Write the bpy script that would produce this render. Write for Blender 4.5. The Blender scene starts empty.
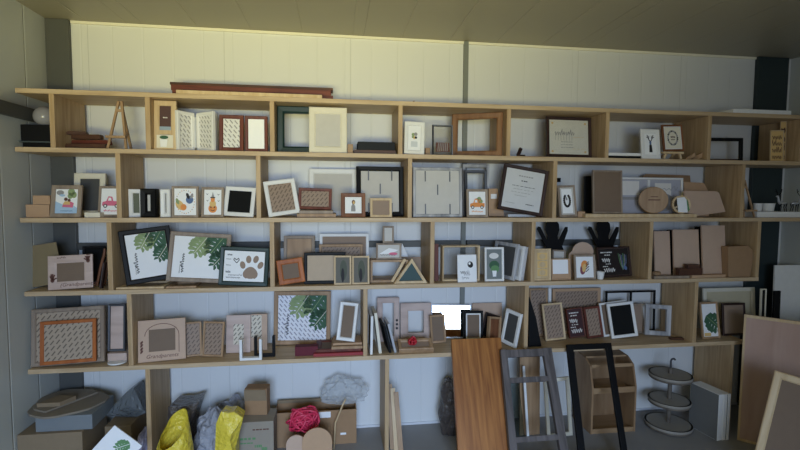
import bpy, bmesh, math, random
from mathutils import Vector, Matrix, Euler
random.seed(7)
SC = bpy.context.scene
COL = SC.collection
R = math.radians

# ---------------------------------------------------------------- camera model
FPX, YAW, PITCH, ROLL, HC = 466.57, .138669, .0640887, -.0065962, 1.50
YF, YB = 2.6, 2.93                     # front edge of the shelves, face of the back wall
_cy, _sy, _cp, _sp = math.cos(YAW), math.sin(YAW), math.cos(PITCH), math.sin(PITCH)
_f = Vector((_sy*_cp, _cy*_cp, -_sp)); _r = Vector((_cy, -_sy, 0)); _d = _f.cross(_r)
_cr, _sr = math.cos(ROLL), math.sin(ROLL)
CR = _cr*_r + _sr*_d; CD = -_sr*_r + _cr*_d; CF = _f
CAM = Vector((0, 0, HC))
def ray(px, py): return CR*((px-400)/FPX) + CD*((py-225)/FPX) + CF
def at(px, py, y): r = ray(px, py); return CAM + r*(y/r.y)
def fl(px, py, z=0.0): r = ray(px, py); return CAM + r*((z-HC)/r.z)
def proj(p):
    q = p-CAM; k = q.dot(CF)
    return 400+FPX*q.dot(CR)/k, 225+FPX*q.dot(CD)/k

cd = bpy.data.cameras.new('camera'); cam = bpy.data.objects.new('camera', cd); COL.objects.link(cam)
m = Matrix((CR, -CD, -CF)).transposed().to_4x4(); m.translation = CAM; cam.matrix_world = m
cd.sensor_width = 36; cd.lens = FPX/800*36; cd.clip_start = .05; SC.camera = cam

# ---------------------------------------------------------------- materials
def S(r, g, b):
    f = lambda c: (c/255/12.92 if c/255 <= .04045 else ((c/255+.055)/1.055)**2.4)
    return (f(r), f(g), f(b), 1)
def new_mat(name):
    M = bpy.data.materials.new(name); M.use_nodes = True
    nt = M.node_tree; return M, nt, nt.nodes['Principled BSDF']
def N(nt, t, **kw):
    n = nt.nodes.new(t)
    for k, v in kw.items(): setattr(n, k, v)
    return n
def mat(name, c, rough=.55, metal=0, var=.06, scale=25, spec=.4):
    """a plain paint, board or plastic with a little blotchy variation"""
    M, nt, b = new_mat(name)
    b.inputs['Roughness'].default_value = rough; b.inputs['Metallic'].default_value = metal
    b.inputs['Specular IOR Level'].default_value = spec
    tc = N(nt, 'ShaderNodeTexCoord'); nz = N(nt, 'ShaderNodeTexNoise'); nz.inputs['Scale'].default_value = scale
    nz.inputs['Detail'].default_value = 3
    mx = N(nt, 'ShaderNodeMix', data_type='RGBA')
    mx.inputs[6].default_value = tuple(max(0, v*(1-var)) for v in c[:3])+(1,)
    mx.inputs[7].default_value = tuple(min(1, v*(1+var)) for v in c[:3])+(1,)
    nt.links.new(tc.outputs['Object'], nz.inputs['Vector']); nt.links.new(nz.outputs['Fac'], mx.inputs[0])
    nt.links.new(mx.outputs[2], b.inputs['Base Color'])
    return M
def wood(name, c, c2, axis='x', rough=.5, scale=1.0, stretch=22):
    M, nt, b = new_mat(name); b.inputs['Roughness'].default_value = rough
    b.inputs['Specular IOR Level'].default_value = .35
    tc = N(nt, 'ShaderNodeTexCoord'); mp = N(nt, 'ShaderNodeMapping')
    s = [stretch*scale]*3; s['xyz'.index(axis)] = 1.6*scale; mp.inputs['Scale'].default_value = s
    nz = N(nt, 'ShaderNodeTexNoise'); nz.inputs['Scale'].default_value = 2.2; nz.inputs['Detail'].default_value = 5
    nz.inputs['Distortion'].default_value = .6
    cr = N(nt, 'ShaderNodeValToRGB'); cr.color_ramp.elements[0].position = .33; cr.color_ramp.elements[1].position = .68
    cr.color_ramp.elements[0].color = c2; cr.color_ramp.elements[1].color = c
    nt.links.new(tc.outputs['Object'], mp.inputs['Vector']); nt.links.new(mp.outputs['Vector'], nz.inputs['Vector'])
    nt.links.new(nz.outputs['Fac'], cr.inputs['Fac']); nt.links.new(cr.outputs['Color'], b.inputs['Base Color'])
    return M
def dash(name, bg, fg, slope=1, k=1.0):
    """sheet printed all over with short diagonal dashes"""
    M, nt, b = new_mat(name); b.inputs['Roughness'].default_value = .6
    tc = N(nt, 'ShaderNodeTexCoord'); sp = N(nt, 'ShaderNodeSeparateXYZ'); nt.links.new(tc.outputs['Object'], sp.inputs[0])
    def lin(a, bb):
        p = N(nt, 'ShaderNodeMath', operation='MULTIPLY'); p.inputs[1].default_value = a; nt.links.new(sp.outputs['X'], p.inputs[0])
        q = N(nt, 'ShaderNodeMath', operation='MULTIPLY_ADD'); q.inputs[1].default_value = bb
        nt.links.new(sp.outputs['Z'], q.inputs[0]); nt.links.new(p.outputs[0], q.inputs[2]); return q
    u, v = lin(.62*slope, .78), lin(-.78*slope, .62)
    cb = N(nt, 'ShaderNodeCombineXYZ'); nt.links.new(u.outputs[0], cb.inputs[0]); nt.links.new(v.outputs[0], cb.inputs[1])
    br = N(nt, 'ShaderNodeTexBrick'); br.offset = .5
    br.inputs['Color1'].default_value = fg; br.inputs['Color2'].default_value = fg; br.inputs['Mortar'].default_value = bg
    br.inputs['Scale'].default_value = 1; br.inputs['Brick Width'].default_value = .042*k; br.inputs['Row Height'].default_value = .021*k
    br.inputs['Mortar Size'].default_value = .0078*k; br.inputs['Mortar Smooth'].default_value = .15
    nt.links.new(cb.outputs[0], br.inputs['Vector']); nt.links.new(br.outputs['Color'], b.inputs['Base Color'])
    return M
def glassmat(name, tint=(1, 1, 1, 1), refl=.10):
    M, nt, b = new_mat(name); nt.nodes.remove(b)
    t = N(nt, 'ShaderNodeBsdfTransparent'); t.inputs[0].default_value = tint
    g = N(nt, 'ShaderNodeBsdfGlossy'); g.inputs['Roughness'].default_value = .03
    lw = N(nt, 'ShaderNodeFresnel'); lw.inputs[0].default_value = 1.5
    ad = N(nt, 'ShaderNodeMath', operation='ADD'); ad.inputs[1].default_value = refl-.04; nt.links.new(lw.outputs[0], ad.inputs[0])
    mx = N(nt, 'ShaderNodeMixShader'); nt.links.new(ad.outputs[0], mx.inputs[0])
    nt.links.new(t.outputs[0], mx.inputs[1]); nt.links.new(g.outputs[0], mx.inputs[2])
    nt.links.new(mx.outputs[0], nt.nodes['Material Output'].inputs[0]); return M
def filmmat(name, col, a):
    """crinkled clear or frosted plastic film"""
    M, nt, b = new_mat(name); b.inputs['Base Color'].default_value = col; b.inputs['Roughness'].default_value = .22
    b.inputs['Alpha'].default_value = a
    nz = N(nt, 'ShaderNodeTexNoise'); nz.inputs['Scale'].default_value = 38; nz.inputs['Detail'].default_value = 4
    tc = N(nt, 'ShaderNodeTexCoord'); nt.links.new(tc.outputs['Object'], nz.inputs['Vector'])
    bp = N(nt, 'ShaderNodeBump'); bp.inputs['Strength'].default_value = .9; bp.inputs['Distance'].default_value = .02
    nt.links.new(nz.outputs['Fac'], bp.inputs['Height']); nt.links.new(bp.outputs[0], b.inputs['Normal']); return M

SHELFX = wood('shelf board grain', S(204, 180, 146), S(182, 155, 120), 'x')
SHELFZ = wood('shelf upright grain', S(196, 168, 130), S(172, 142, 104), 'z')
LIGHT = wood('pale pine', S(214, 190, 152), S(196, 167, 126), 'z', stretch=14)
OAK = wood('raw oak', S(178, 146, 112), S(150, 119, 88), 'z', stretch=14)
GREYWOOD = wood('greyed wood', S(160, 143, 126), S(132, 116, 101), 'z', stretch=14)
BROWN = wood('brown stain', S(132, 84, 52), S(100, 60, 36), 'z', stretch=12)
RED = wood('reddish stain', S(118, 64, 50), S(88, 42, 33), 'z', stretch=12)
REDX = wood('reddish stain along', S(128, 66, 50), S(86, 40, 31), 'x', stretch=16)
DARKW = wood('dark walnut', S(58, 36, 30), S(36, 22, 19), 'z', stretch=12)
DARKX = wood('dark walnut along', S(96, 62, 46), S(58, 36, 28), 'x', stretch=12)
ORANGE = wood('orange stain', S(180, 104, 50), S(150, 80, 34), 'z', stretch=12)
PLANK = wood('honey stained plank', S(176, 116, 58), S(132, 78, 34), 'z', .42, .8, 26)
DISTRESS = wood('distressed grey white', S(196, 196, 198), S(128, 128, 132), 'z', stretch=9)
PINKW = wood('pinkish whitewash', S(208, 186, 174), S(184, 160, 148), 'x', stretch=8)
WEATHER = wood('weathered grey timber', S(112, 104, 102), S(74, 68, 66), 'z', .7, 1, 16)
PLYPINK = wood('pink plywood', S(196, 166, 152), S(178, 147, 132), 'z', .6, .5, 9)
WHITE = mat('white paint', S(232, 231, 228), .45)
CREAM = mat('cream paint', S(226, 219, 200), .5)
BLACK = mat('black paint', S(15, 15, 17), .5, var=.15, spec=.18)
HONEY = wood('honey brown stain', S(150, 110, 74), S(118, 80, 50), 'z', stretch=12)
BLACKBOARD = mat('black felt', S(24, 25, 25), .85, spec=.15)
GREENB = mat('dark green paint', S(22, 48, 44), .4)
SILVER = mat('silver leaf', S(188, 190, 194), .35, .5)
GUN = mat('gunmetal', S(88, 90, 96), .4, .6)
MDF = mat('brown hardboard', S(150, 128, 110), .65)
MDFD = mat('dark hardboard', S(120, 100, 82), .65)
KRAFT = mat('kraft board', S(186, 152, 120), .7)
KRAFTP = mat('pinkish kraft board', S(196, 168, 146), .7)
CARD = mat('corrugated cardboard', S(156, 124, 92), .8, var=.1)
CARDD = mat('shaded cardboard', S(140, 122, 98), .8, var=.1)
OLIVE = mat('olive hardboard', S(132, 116, 84), .6)
GREYP = mat('grey backing paper', S(200, 196, 190), .7)
PAPER = mat('white paper', S(240, 240, 240), .7, var=.02)
BEIGE = mat('beige board', S(190, 170, 146), .7)
SLATE = mat('slate board', S(74, 74, 74), .6)
INK = mat('ink', S(40, 38, 40), .7)
INKG = mat('grey ink', S(150, 148, 148), .7)
INKW = mat('white ink', S(226, 222, 216), .7)
PINKI = mat('pink ink', S(216, 112, 140), .7)
REDI = mat('red ink', S(178, 44, 66), .7)
PUMP = mat('pumpkin ink', S(226, 146, 80), .7)
TEAL = mat('pale blue ink', S(172, 200, 226), .7)
GREENI = mat('leaf green ink', S(96, 140, 92), .7)
LEAFL = mat('light leaf ink', S(142, 160, 112), .7, var=.2, scale=60)
LEAFD = mat('dark leaf ink', S(62, 98, 72), .7, var=.25, scale=60)
PURP = mat('plum ink', S(134, 76, 90), .7)
YELLO = mat('ochre ink', S(220, 184, 120), .7)
BROWNI = mat('brown ink', S(98, 62, 52), .7)
BLUEI = mat('dusty blue ink', S(88, 110, 150), .7)
DASHB = dash('brown sheet with dashes', S(150, 128, 110), S(104, 86, 72), 1, .82)
DASHG = dash('beige sheet with dashes', S(170, 152, 132), S(106, 92, 78), 1, .95)
DASHW = dash('white sheet with dashes', S(226, 224, 220), S(150, 148, 146), -1, .85)
DASHM = dash('white sheet with fine dashes', S(230, 230, 236), S(146, 146, 158), -1, .9)
DASHC = dash('cream sheet with dashes', S(212, 202, 184), S(120, 112, 100), 1, .85)
GLASS = glassmat('picture glass')
MIRROR, _nt, _b = new_mat('mirror silvering'); _b.inputs['Metallic'].default_value = 1; _b.inputs['Roughness'].default_value = .02
_b.inputs['Base Color'].default_value = (.95, .96, .96, 1)

# ---------------------------------------------------------------- mesh building
class MB:
    def __init__(s): s.v = []; s.f = []; s.mi = []; s.mats = []
    def mid(s, m):
        if m not in s.mats: s.mats.append(m)
        return s.mats.index(m)
    def add(s, vs, fs, m):
        o = len(s.v); s.v += [Vector(v) for v in vs]; k = s.mid(m)
        for f in fs: s.f.append([i+o for i in f]); s.mi.append(k)
    def box(s, x0, x1, y0, y1, z0, z1, m, M=None):
        vs = [Vector((x, y, z)) for z in (z0, z1) for y in (y0, y1) for x in (x0, x1)]
        if M is not None: vs = [M @ v for v in vs]
        s.add(vs, [(0, 2, 3, 1), (4, 5, 7, 6), (0, 1, 5, 4), (2, 6, 7, 3), (0, 4, 6, 2), (1, 3, 7, 5)], m)
    def prism(s, pts, off, m):
        """closed polygon pts (3-D, counter-clockwise seen against off) pushed along off"""
        n = len(pts); off = Vector(off); a = [Vector(p) for p in pts]; b = [p+off for p in a]
        s.add(a+b, [list(range(n)), list(range(2*n-1, n-1, -1))]+[(i, i+n, (i+1) % n+n, (i+1) % n) for i in range(n)], m)
    def bar(s, p, q, w, t, m, up=(0, 1, 0)):
        """square bar from p to q, w wide across and t thick along up"""
        p, q = Vector(p), Vector(q); d = (q-p).normalized(); u = Vector(up); u = (u-d*u.dot(d)).normalized(); c = d.cross(u)
        vs = [e+c*a*w/2+u*b*t/2 for e in (p, q) for a, b in ((-1, -1), (1, -1), (1, 1), (-1, 1))]
        s.add(vs, [(0, 1, 2, 3), (7, 6, 5, 4)]+[(i, i+4, (i+1) % 4+4, (i+1) % 4) for i in range(4)], m)
    def tube(s, path, r, m, n=8):
        path = [Vector(p) for p in path]; vs = []; fs = []
        for i, p in enumerate(path):
            d = (path[min(i+1, len(path)-1)]-path[max(i-1, 0)]).normalized()
            u = d.orthogonal().normalized() if i == 0 else (u-d*u.dot(d)).normalized()
            c = d.cross(u); rr = r[i] if isinstance(r, (list, tuple)) else r
            vs += [p+(u*math.cos(2*math.pi*k/n)+c*math.sin(2*math.pi*k/n))*rr for k in range(n)]
        for i in range(len(path)-1):
            for k in range(n): fs.append((i*n+k, i*n+(k+1) % n, (i+1)*n+(k+1) % n, (i+1)*n+k))
        L = (len(path)-1)*n
        fs += [list(range(n-1, -1, -1)), list(range(L, L+n))]
        s.add(vs, fs, m)
    def lathe(s, prof, c, m, n=28, M=None):
        """profile [(r,z)...] turned about the vertical through c"""
        vs = []; fs = []; c = Vector(c)
        for r, z in prof:
            for k in range(n):
                a = 2*math.pi*k/n; v = Vector((r*math.cos(a), r*math.sin(a), z))
                vs.append((M @ v if M is not None else v)+c)
        for i in range(len(prof)-1):
            for k in range(n): fs.append((i*n+k, i*n+(k+1) % n, (i+1)*n+(k+1) % n, (i+1)*n+k))
        L = (len(prof)-1)*n
        fs += [list(range(n-1, -1, -1)), list(range(L, L+n))]
        s.add(vs, fs, m)
    def ring(s, w, h, mw, t, m, prof=None, z0=0.0):
        """mitred picture moulding, outer size w by h, standing on z0, front at y=0"""
        prof = prof or [(0, t), (0, t*.12), (mw*.14, 0), (mw*.78, t*.06), (mw, t*.26), (mw, t)]
        vs = []; n = len(prof); fs = []
        for sx, sz in ((-1, 0), (1, 0), (1, 1), (-1, 1)):
            for a, y in prof:
                vs.append((sx*(w/2-a), y, z0+(h-a if sz else a)))
        for k in range(4):
            q = (k+1) % 4
            for i in range(n):
                j = (i+1) % n; fs.append((k*n+i, q*n+i, q*n+j, k*n+j))
        s.add(vs, fs, m)
    def build(s, name, parent=None, bevel=0, smooth=False, origin=None):
        me = bpy.data.meshes.new(name)
        o0 = Vector(origin) if origin is not None else Vector((0, 0, 0))
        me.from_pydata([tuple(v-o0) for v in s.v], [], s.f)
        for m in s.mats: me.materials.append(m)
        me.polygons.foreach_set('material_index', s.mi)
        if smooth: me.polygons.foreach_set('use_smooth', [True]*len(s.f))
        me.update(); bm = bmesh.new(); bm.from_mesh(me)
        if smooth != 'keep' and not getattr(s, 'raw', 0): bmesh.ops.recalc_face_normals(bm, faces=bm.faces[:])
        bm.to_mesh(me); bm.free()
        o = bpy.data.objects.new(name, me); COL.objects.link(o); o.location = o0
        if parent: o.parent = parent
        if bevel:
            b = o.modifiers.new('edge', 'BEVEL'); b.width = bevel; b.segments = 2; b.limit_method = 'ANGLE'; b.angle_limit = R(50)
        return o
def tag(o, label, cat, group=None, kind=None):
    o['label'] = label; o['category'] = cat
    if group: o['group'] = group
    if kind: o['kind'] = kind
    return o
def empty(name, M, label, cat, group=None):
    o = bpy.data.objects.new(name, None); o.empty_display_size = .05; COL.objects.link(o); o.matrix_world = M
    return tag(o, label, cat, group)
def structure(mb, name, bevel=0):
    o = mb.build(name, bevel=bevel); o['kind'] = 'structure'; return o

# ---------------------------------------------------------------- printed pictures
class Pic:
    """paints flat shapes on a panel; u to the right, v up, both 0..1 of the panel"""
    def __init__(s, mb, x0, x1, z0, z1, y): s.mb, s.x0, s.z0, s.W, s.H, s.y, s.k = mb, x0, z0, x1-x0, z1-z0, y, 0
    def put(s, pts, m):
        for ax, lim, sg in ((0, .004, 1), (0, .996, -1), (1, .004, 1), (1, .996, -1)):
            out = []
            for i in range(len(pts)):
                a, b = pts[i-1], pts[i]; ia, ib = (a[ax]-lim)*sg >= 0, (b[ax]-lim)*sg >= 0
                if ia != ib:
                    t = (lim-a[ax])/(b[ax]-a[ax]); out.append((a[0]+(b[0]-a[0])*t, a[1]+(b[1]-a[1])*t))
                if ib: out.append(b)
            pts = out
            if len(pts) < 3: return
        area = sum(pts[i-1][0]*pts[i][1]-pts[i][0]*pts[i-1][1] for i in range(len(pts)))
        if area < 0: pts = pts[::-1]
        y = s.y-.0003-.00012*s.k; s.k += 1 if s.k < 14 else 0
        s.mb.add([(s.x0+u*s.W, y, s.z0+v*s.H) for u, v in pts], [list(range(len(pts)))], m)
    def rect(s, u0, u1, v0, v1, m): s.put([(u0, v0), (u1, v0), (u1, v1), (u0, v1)], m)
    def disc(s, u, v, ru, rv, m, rot=0, n=18, cut=None):
        c, d = math.cos(R(rot)), math.sin(R(rot)); a = s.H/s.W
        p = []
        for i in range(n):
            t = 2*math.pi*i/n; x, z = ru*math.cos(t)*s.W, rv*math.sin(t)*s.H
            p.append((u+(x*c-z*d)/s.W, v+(x*d+z*c)/s.H))
        s.put(p, m)
    def line(s, pts, w, m):
        """w in metres"""
        k = s.k
        for (a, b), (c, d) in zip(pts, pts[1:]):
            dx, dz = (c-a)*s.W, (d-b)*s.H; L = math.hypot(dx, dz) or 1; nx, nz = -dz/L*w/2/s.W, dx/L*w/2/s.H
            s.k = k; s.put([(a+nx, b+nz), (a-nx, b-nz), (c-nx, d-nz), (c+nx, d+nz)], m)
    def script(s, u0, u1, v, h, m, w=.0022, wig=9, rot=0):
        """a line of running handwriting too small to read"""
        rnd = random.Random(int(u0*97+v*1000)); n = wig*4; pts = []
        for i in range(n+1):
            t = i/n; a = (.55+.45*rnd.random())
            pts.append((u0+(u1-u0)*t+.008*math.sin(i*1.57), v+h*.5*a*math.sin(i*1.57+.4)+(h*.7 if rnd.random() < .07 else 0)))
        if rot: pts = [(u0-(b-v)*s.H/s.W, v+(a-u0)*s.W/s.H) for a, b in pts]
        s.line(pts, w, m)
    def dashes(s, u0, u1, v, h, m, n=5):
        rnd = random.Random(int(u0*97+v*1000)); k = s.k; t = u0; step = (u1-u0)/n
        for i in range(n):
            s.k = k; s.rect(t, t+step*(.55+.35*rnd.random()), v-h/2, v+h/2, m); t += step
def monstera_leaf(P, u, v, L, ang, m1, m2, fat=1.0):
    """split leaf: fans of lobes off a midrib"""
    a = R(ang); ax, az = math.cos(a), math.sin(a)
    def pt(t, sd): return (u+(ax*t-az*sd)*L/P.W, v+(az*t+ax*sd)*L/P.H)
    n = 6
    for sgn in (1, -1):
        for i in range(n):
            t0, t1 = i/n, (i+.58)/n
            wd = .50*math.sin(math.pi*(.12+.84*(i+.5)/n))**.8
            P.k = 2; P.put([pt(t0, 0), pt(t1, 0), pt(t1+.18, sgn*wd*.72), pt(t1+.16, sgn*wd), pt(t0+.10, sgn*wd*.97)], m1)
        P.k = 1; P.put([pt(0, 0), pt(.10, sgn*.13), pt(.5, sgn*.12), pt(.85, sgn*.07), pt(1, 0)], m1)
    P.k = 4; P.line([pt(0, 0), pt(.96, 0)], .0026, m2)
def pic_monstera(P, bg=None, fine=True):
    P.rect(0, 1, 0, 1, bg or PAPER)
    L = min(P.H, P.W)
    monstera_leaf(P, .62, 1.0, .52*L, 236, LEAFL, CREAM)
    monstera_leaf(P, .98, 1.10, .62*L, 236, LEAFD, LEAFL)
    monstera_leaf(P, 1.0, .66, .46*L, 232, LEAFD, CREAM)
    P.k = 6; P.script(.20, .20+.46*P.H/P.W, .12, .06, INK, .0035, 8, rot=1)
    P.k = 6; P.script(.15, .15+.22*P.H/P.W, .10, .02, INKG, .0018, 8, rot=1)
def pic_leaf_small(P):
    P.rect(0, 1, 0, 1, PAPER); monstera_leaf(P, .25, .64, .62*P.H, 318, LEAFD, LEAFL)
    P.k = 6; P.rect(.05, .5, .02, .12, YELLO)
def pic_paw(P):
    P.rect(0, 1, 0, 1, PAPER)
    pts = []
    for i in range(28):
        t = 2*math.pi*i/28; x, z = math.cos(t), math.sin(t)
        pts.append((.66+.185*x*(1-.22*max(z, 0)), .27+.22*z*(1 if z > 0 else .8)+(-.03 if abs(x) > .5 and z < 0 else 0)))
    P.put(pts, MDF)
    for u, v, r in ((.46, .54, 16), (.60, .73, 4), (.78, .74, -16), (.90, .55, -28)): P.disc(u, v, .066, .125, MDF, r)
    P.k = 4
    P.line([(.30, .70), (.25, .76), (.23, .71), (.31, .60), (.37, .70), (.35, .76), (.30, .70)], .004, INK)
    for u, v, h in ((.12, .86, .08), (.10, .72, .04), (.10, .52, .04), (.10, .30, .09)): P.k = 4; P.script(u-.05, u+.07, v, h, INK if h > .05 else INKG, .002, 4)
    P.k = 4; P.script(.06, .42, .12, .06, INKG, .002, 12); P.k = 4; P.script(.12, .46, .2, .05, INKG, .002, 10)
def pic_truck(P, body, tree=None, side=1):
    """little pick-up with a round cab seen from the side"""
    P.rect(0, 1, 0, 1, PAPER)
    if tree: 
        for u, v, r in ((.5, .62, .13), (.62, .68, .13), (.72, .58, .12), (.58, .56, .1)): P.k = 2; P.disc(u, v, r, r*P.W/P.H, tree)
        P.k = 3; P.disc(.66, .62, .04, .05, PUMP); P.disc(.52, .58, .04, .05, YELLO)
    P.k = 5; P.put([(.06, .34), (.94, .34), (.95, .50), (.60, .52), (.55, .68), (.36, .70), (.26, .52), (.08, .48)], body)
    P.k = 6; P.put([(.34, .53), (.52, .53), (.49, .64), (.38, .65)], PAPER)
    for u in (.22, .78): P.k = 7; P.disc(u, .33, .10, .10*P.W/P.H, INK); P.k = 8; P.disc(u, .33, .055, .055*P.W/P.H, PAPER)
    P.k = 9; P.script(.15, .85, .14, .06, body, .002, 10)
def pic_baby(P):
    P.rect(0, 1, 0, 1, PAPER); P.put([(0, 0), (1, 0), (1, .22), (.7, .40), (.35, .36), (0, .5)], TEAL)
    P.k = 2
    for u, v, r in ((.70, .88, .16), (.82, .76, .13), (.66, .72, .12)): P.k = 2; P.disc(u, v, r, r, LEAFL)
    P.k = 3; P.disc(.20, .85, .17, .10, INKG); P.disc(.3, .74, .13, .05, TEAL)
    P.k = 4; P.put([(.32, .26), (.80, .24), (.84, .42), (.62, .52), (.36, .42)], PINKI); P.k = 5; P.put([(.34, .36), (.68, .36), (.64, .5), (.42, .5)], YELLO)
    P.k = 6; P.disc(.47, .58, .085, .07, BROWNI); P.disc(.62, .54, .07, .06, BROWNI)
    P.k = 7; P.script(.25, .8, .10, .04, BLUEI, .002, 9)
def pic_autumn(P):
    P.rect(0, 1, 0, 1, PAPER)
    P.k = 2; P.disc(.70, .58, .17, .15, BLUEI); P.disc(.62, .72, .07, .12, INK, 20); P.disc(.80, .72, .06, .1, INKG, -20)
    P.k = 4; P.disc(.25, .38, .17, .2, YELLO, 30); P.disc(.42, .30, .14, .12, PUMP); P.disc(.15, .52, .07, .12, LEAFL, 20)
    P.k = 5
    rnd = random.Random(4)
    for i in range(26):
        a = i/26*6.28; P.k = 6; P.disc(.5+.42*math.cos(a), .5+.43*math.sin(a), .018, .02, (PUMP, INKG, YELLO, PURP)[i % 4])
def pic_pumpkin(P):
    P.rect(0, 1, 0, 1, PAPER)
    P.k = 2; P.disc(.5, .25, .25, .17, PUMP); P.disc(.5, .44, .19, .13, YELLO); P.disc(.5, .60, .12, .1, PUMP)
    P.k = 5; P.put([(.40, .68), (.60, .68), (.54, .80), (.50, .92), (.46, .80)], INKG); P.rect(.36, .64, .66, .70, INK)
    for u in (.40, .60): P.k = 6; P.disc(u, .30, .04, .035, BROWNI)
    P.k = 6; P.line([(.38, .20), (.46, .16), (.54, .16), (.62, .20)], .004, BROWNI)
    for u, v in ((.18, .82), (.82, .80), (.2, .56), (.84, .55)): P.k = 6; P.put([(u-.08, v+.03), (u, v-.03), (u+.08, v+.03), (u, v)], INK)
def pic_fox(P):
    P.rect(0, 1, 0, 1, PAPER); P.k = 2; P.disc(.40, .42, .17, .28, PURP, -12); P.k = 3; P.disc(.48, .62, .19, .20, PUMP, -20); P.k = 4; P.disc(.46, .46, .11, .2, YELLO, -12)
    P.k = 5
    for v in (.36, .48, .6, .7): P.k = 5; P.line([(.56, v-.08), (.74, v+.06)], .005, INK)
    P.disc(.68, .70, .05, .06, INKG)
def pic_person(P):
    P.rect(0, 1, 0, 1, PAPER); P.k = 2; P.put([(.34, .06), (.66, .06), (.64, .42), (.54, .62), (.46, .62), (.36, .42)], INKG); P.k = 3; P.disc(.52, .72, .12, .16, BROWNI); P.k = 4; P.disc(.54, .68, .07, .11, YELLO)
def pic_deer(P):
    P.rect(0, 1, 0, 1, PAPER); P.k = 2; P.put([(.38, .12), (.66, .12), (.62, .42), (.54, .56), (.46, .56), (.40, .42)], INK); P.k = 3; P.disc(.5, .56, .09, .10, BLUEI)
    for sg in (1, -1):
        P.k = 4; P.line([(.5+.03*sg, .62), (.5+.16*sg, .74), (.5+.26*sg, .92)], .005, INK); P.k = 4; P.line([(.5+.14*sg, .72), (.5+.10*sg, .88)], .004, INK); P.k = 4; P.line([(.5+.20*sg, .80), (.5+.34*sg, .82)], .004, INK)
def pic_wreath(P):
    P.rect(0, 1, 0, 1, CREAM)
    for i in range(22):
        a = i/22*6.283; P.k = 2+i % 3; P.disc(.5+.30*math.cos(a), .5+.32*math.sin(a), .07, .035, INKG if i % 3 else INK, math.degrees(a)+50)
    P.k = 7; P.script(.36, .66, .54, .1, BROWNI, .003, 5); P.k = 7; P.script(.38, .62, .42, .07, BROWNI, .002, 5)
def pic_ring(P):
    P.rect(0, 1, 0, 1, PAPER)
    for i in range(20):
        a = i/20*6.283
        if 1.1 < a < 1.9: continue
        P.k = 2; P.disc(.5+.27*math.cos(a), .52+.24*math.sin(a), .10, .05, INK, math.degrees(a)+70)
    P.k = 4; P.disc(.46, .60, .09, .07, INKG)
def pic_flower(P):
    P.rect(0, 1, 0, 1, PAPER); P.k = 2
    for i, (u, v, r) in enumerate(((.4, .64, .13), (.6, .66, .14), (.5, .52, .13), (.62, .52, .1), (.38, .54, .1))): P.k = 2+i; P.disc(u, v, r, r*P.W/P.H, (LEAFL, INKG, YELLO, INK, LEAFL)[i])
    P.k = 8; P.rect(.24, .76, .14, .36, mat('pale grey print', S(206, 210, 214)))
def pic_card_flower(P):
    P.rect(0, 1, 0, 1, PAPER); P.k = 2; P.disc(.68, .64, .15, .12, INK, 20); P.k = 3; P.disc(.64, .68, .06, .05, PAPER)
    for a, b in (((.12, .2), (.55, .5)), ((.2, .12), (.6, .16)), ((.14, .4), (.4, .3)), ((.3, .2), (.66, .36))): P.k = 3; P.script(a[0], b[0], (a[1]+b[1])/2, .12, INKG, .002, 4)
def pic_plant(P):
    P.rect(0, 1, 0, 1, mat('grey photo', S(120, 126, 124))); P.k = 2; P.disc(.48, .78, .32, .10, INKW); P.k = 3; P.disc(.5, .46, .34, .16, LEAFD); P.k = 4; P.disc(.55, .34, .28, .12, GREENI); P.k = 5; P.put([(.40, .08), (.62, .08), (.66, .28), (.36, .28)], PAPER)
def pic_cert(P):
    P.rect(0, 1, 0, 1, mat('parchment', S(206, 206, 206), .4)); 
    for i, (a, b, v, h) in enumerate(((.34, .72, .84, .03), (.42, .60, .72, .025), (.20, .84, .58, .012), (.24, .8, .50, .01), (.2, .72, .42, .01), (.30, .64, .34, .01), (.1, .34, .13, .012), (.62, .84, .15, .022))):
        P.k = 2; P.dashes(a, b, v, h, INKG if i not in (1, 2, 7) else INK, 6 if i != 1 else 3)
def pic_diploma(P):
    P.rect(0, 1, 0, 1, mat('diploma paper', S(222, 218, 206), .35))
    for i in range(7): P.k = 2; P.line([(.16+.07*i, .40), (.16+.07*i, .66)], .002, INKG)
    P.k = 2; P.script(.14, .64, .60, .12, INKG, .003, 9)
    for v in (.36, .28, .2): P.k = 2; P.dashes(.3, .62, v, .016, INKG, 5)
    for u, v in ((.08, .9), (.92, .9), (.92, .08), (.08, .08)): P.k = 2; P.disc(u, v, .03, .03, YELLO)
    for v in (.5, .16): P.k = 2; P.dashes(.6, .92, v, .008, YELLO, 3)
def pic_words(P, bg, flower=True, split=.55):
    P.rect(0, 1, 0, 1, bg); e = split
    P.k = 2; P.dashes(.07*e/.55, e*.86, .86, .04, INKW, 6); P.k = 2; P.dashes(.2, e*.74, .76, .035, INKW, 3)
    P.k = 2; P.script(.10, e*.66, .57, .19, INKW, .004, 4)
    P.k = 2; P.dashes(.22, e*.72, .43, .03, INKW, 3); P.k = 2; P.dashes(.12, e*.55, .34, .03, INKW, 3)
    P.k = 2; P.script(.14, e*.92, .2, .2, INKW, .004, 5)
    if flower:
        for i in range(6): P.k = 3; P.line([(.78, .18), (.70+.04*i, .45), (.66+.05*i, .80-.03*(i % 3))], .004, (GREENI, INKG, BLUEI)[i % 3])
        P.k = 4; P.disc(.86, .26, .05, .09, BLUEI, 30)
def pic_photo(P):
    P.rect(0, 1, 0, 1, mat('grey snapshot', S(176, 176, 186))); P.k = 2; P.rect(.1, .36, .55, .95, INKW); P.rect(.6, .85, .5, .9, INKW); P.k = 3; P.rect(.05, .4, .42, .5, INKG); P.disc(.75, .35, .15, .25, INKG); P.k = 4; P.script(.5, .95, .72, .08, INKG, .003, 6)
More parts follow.
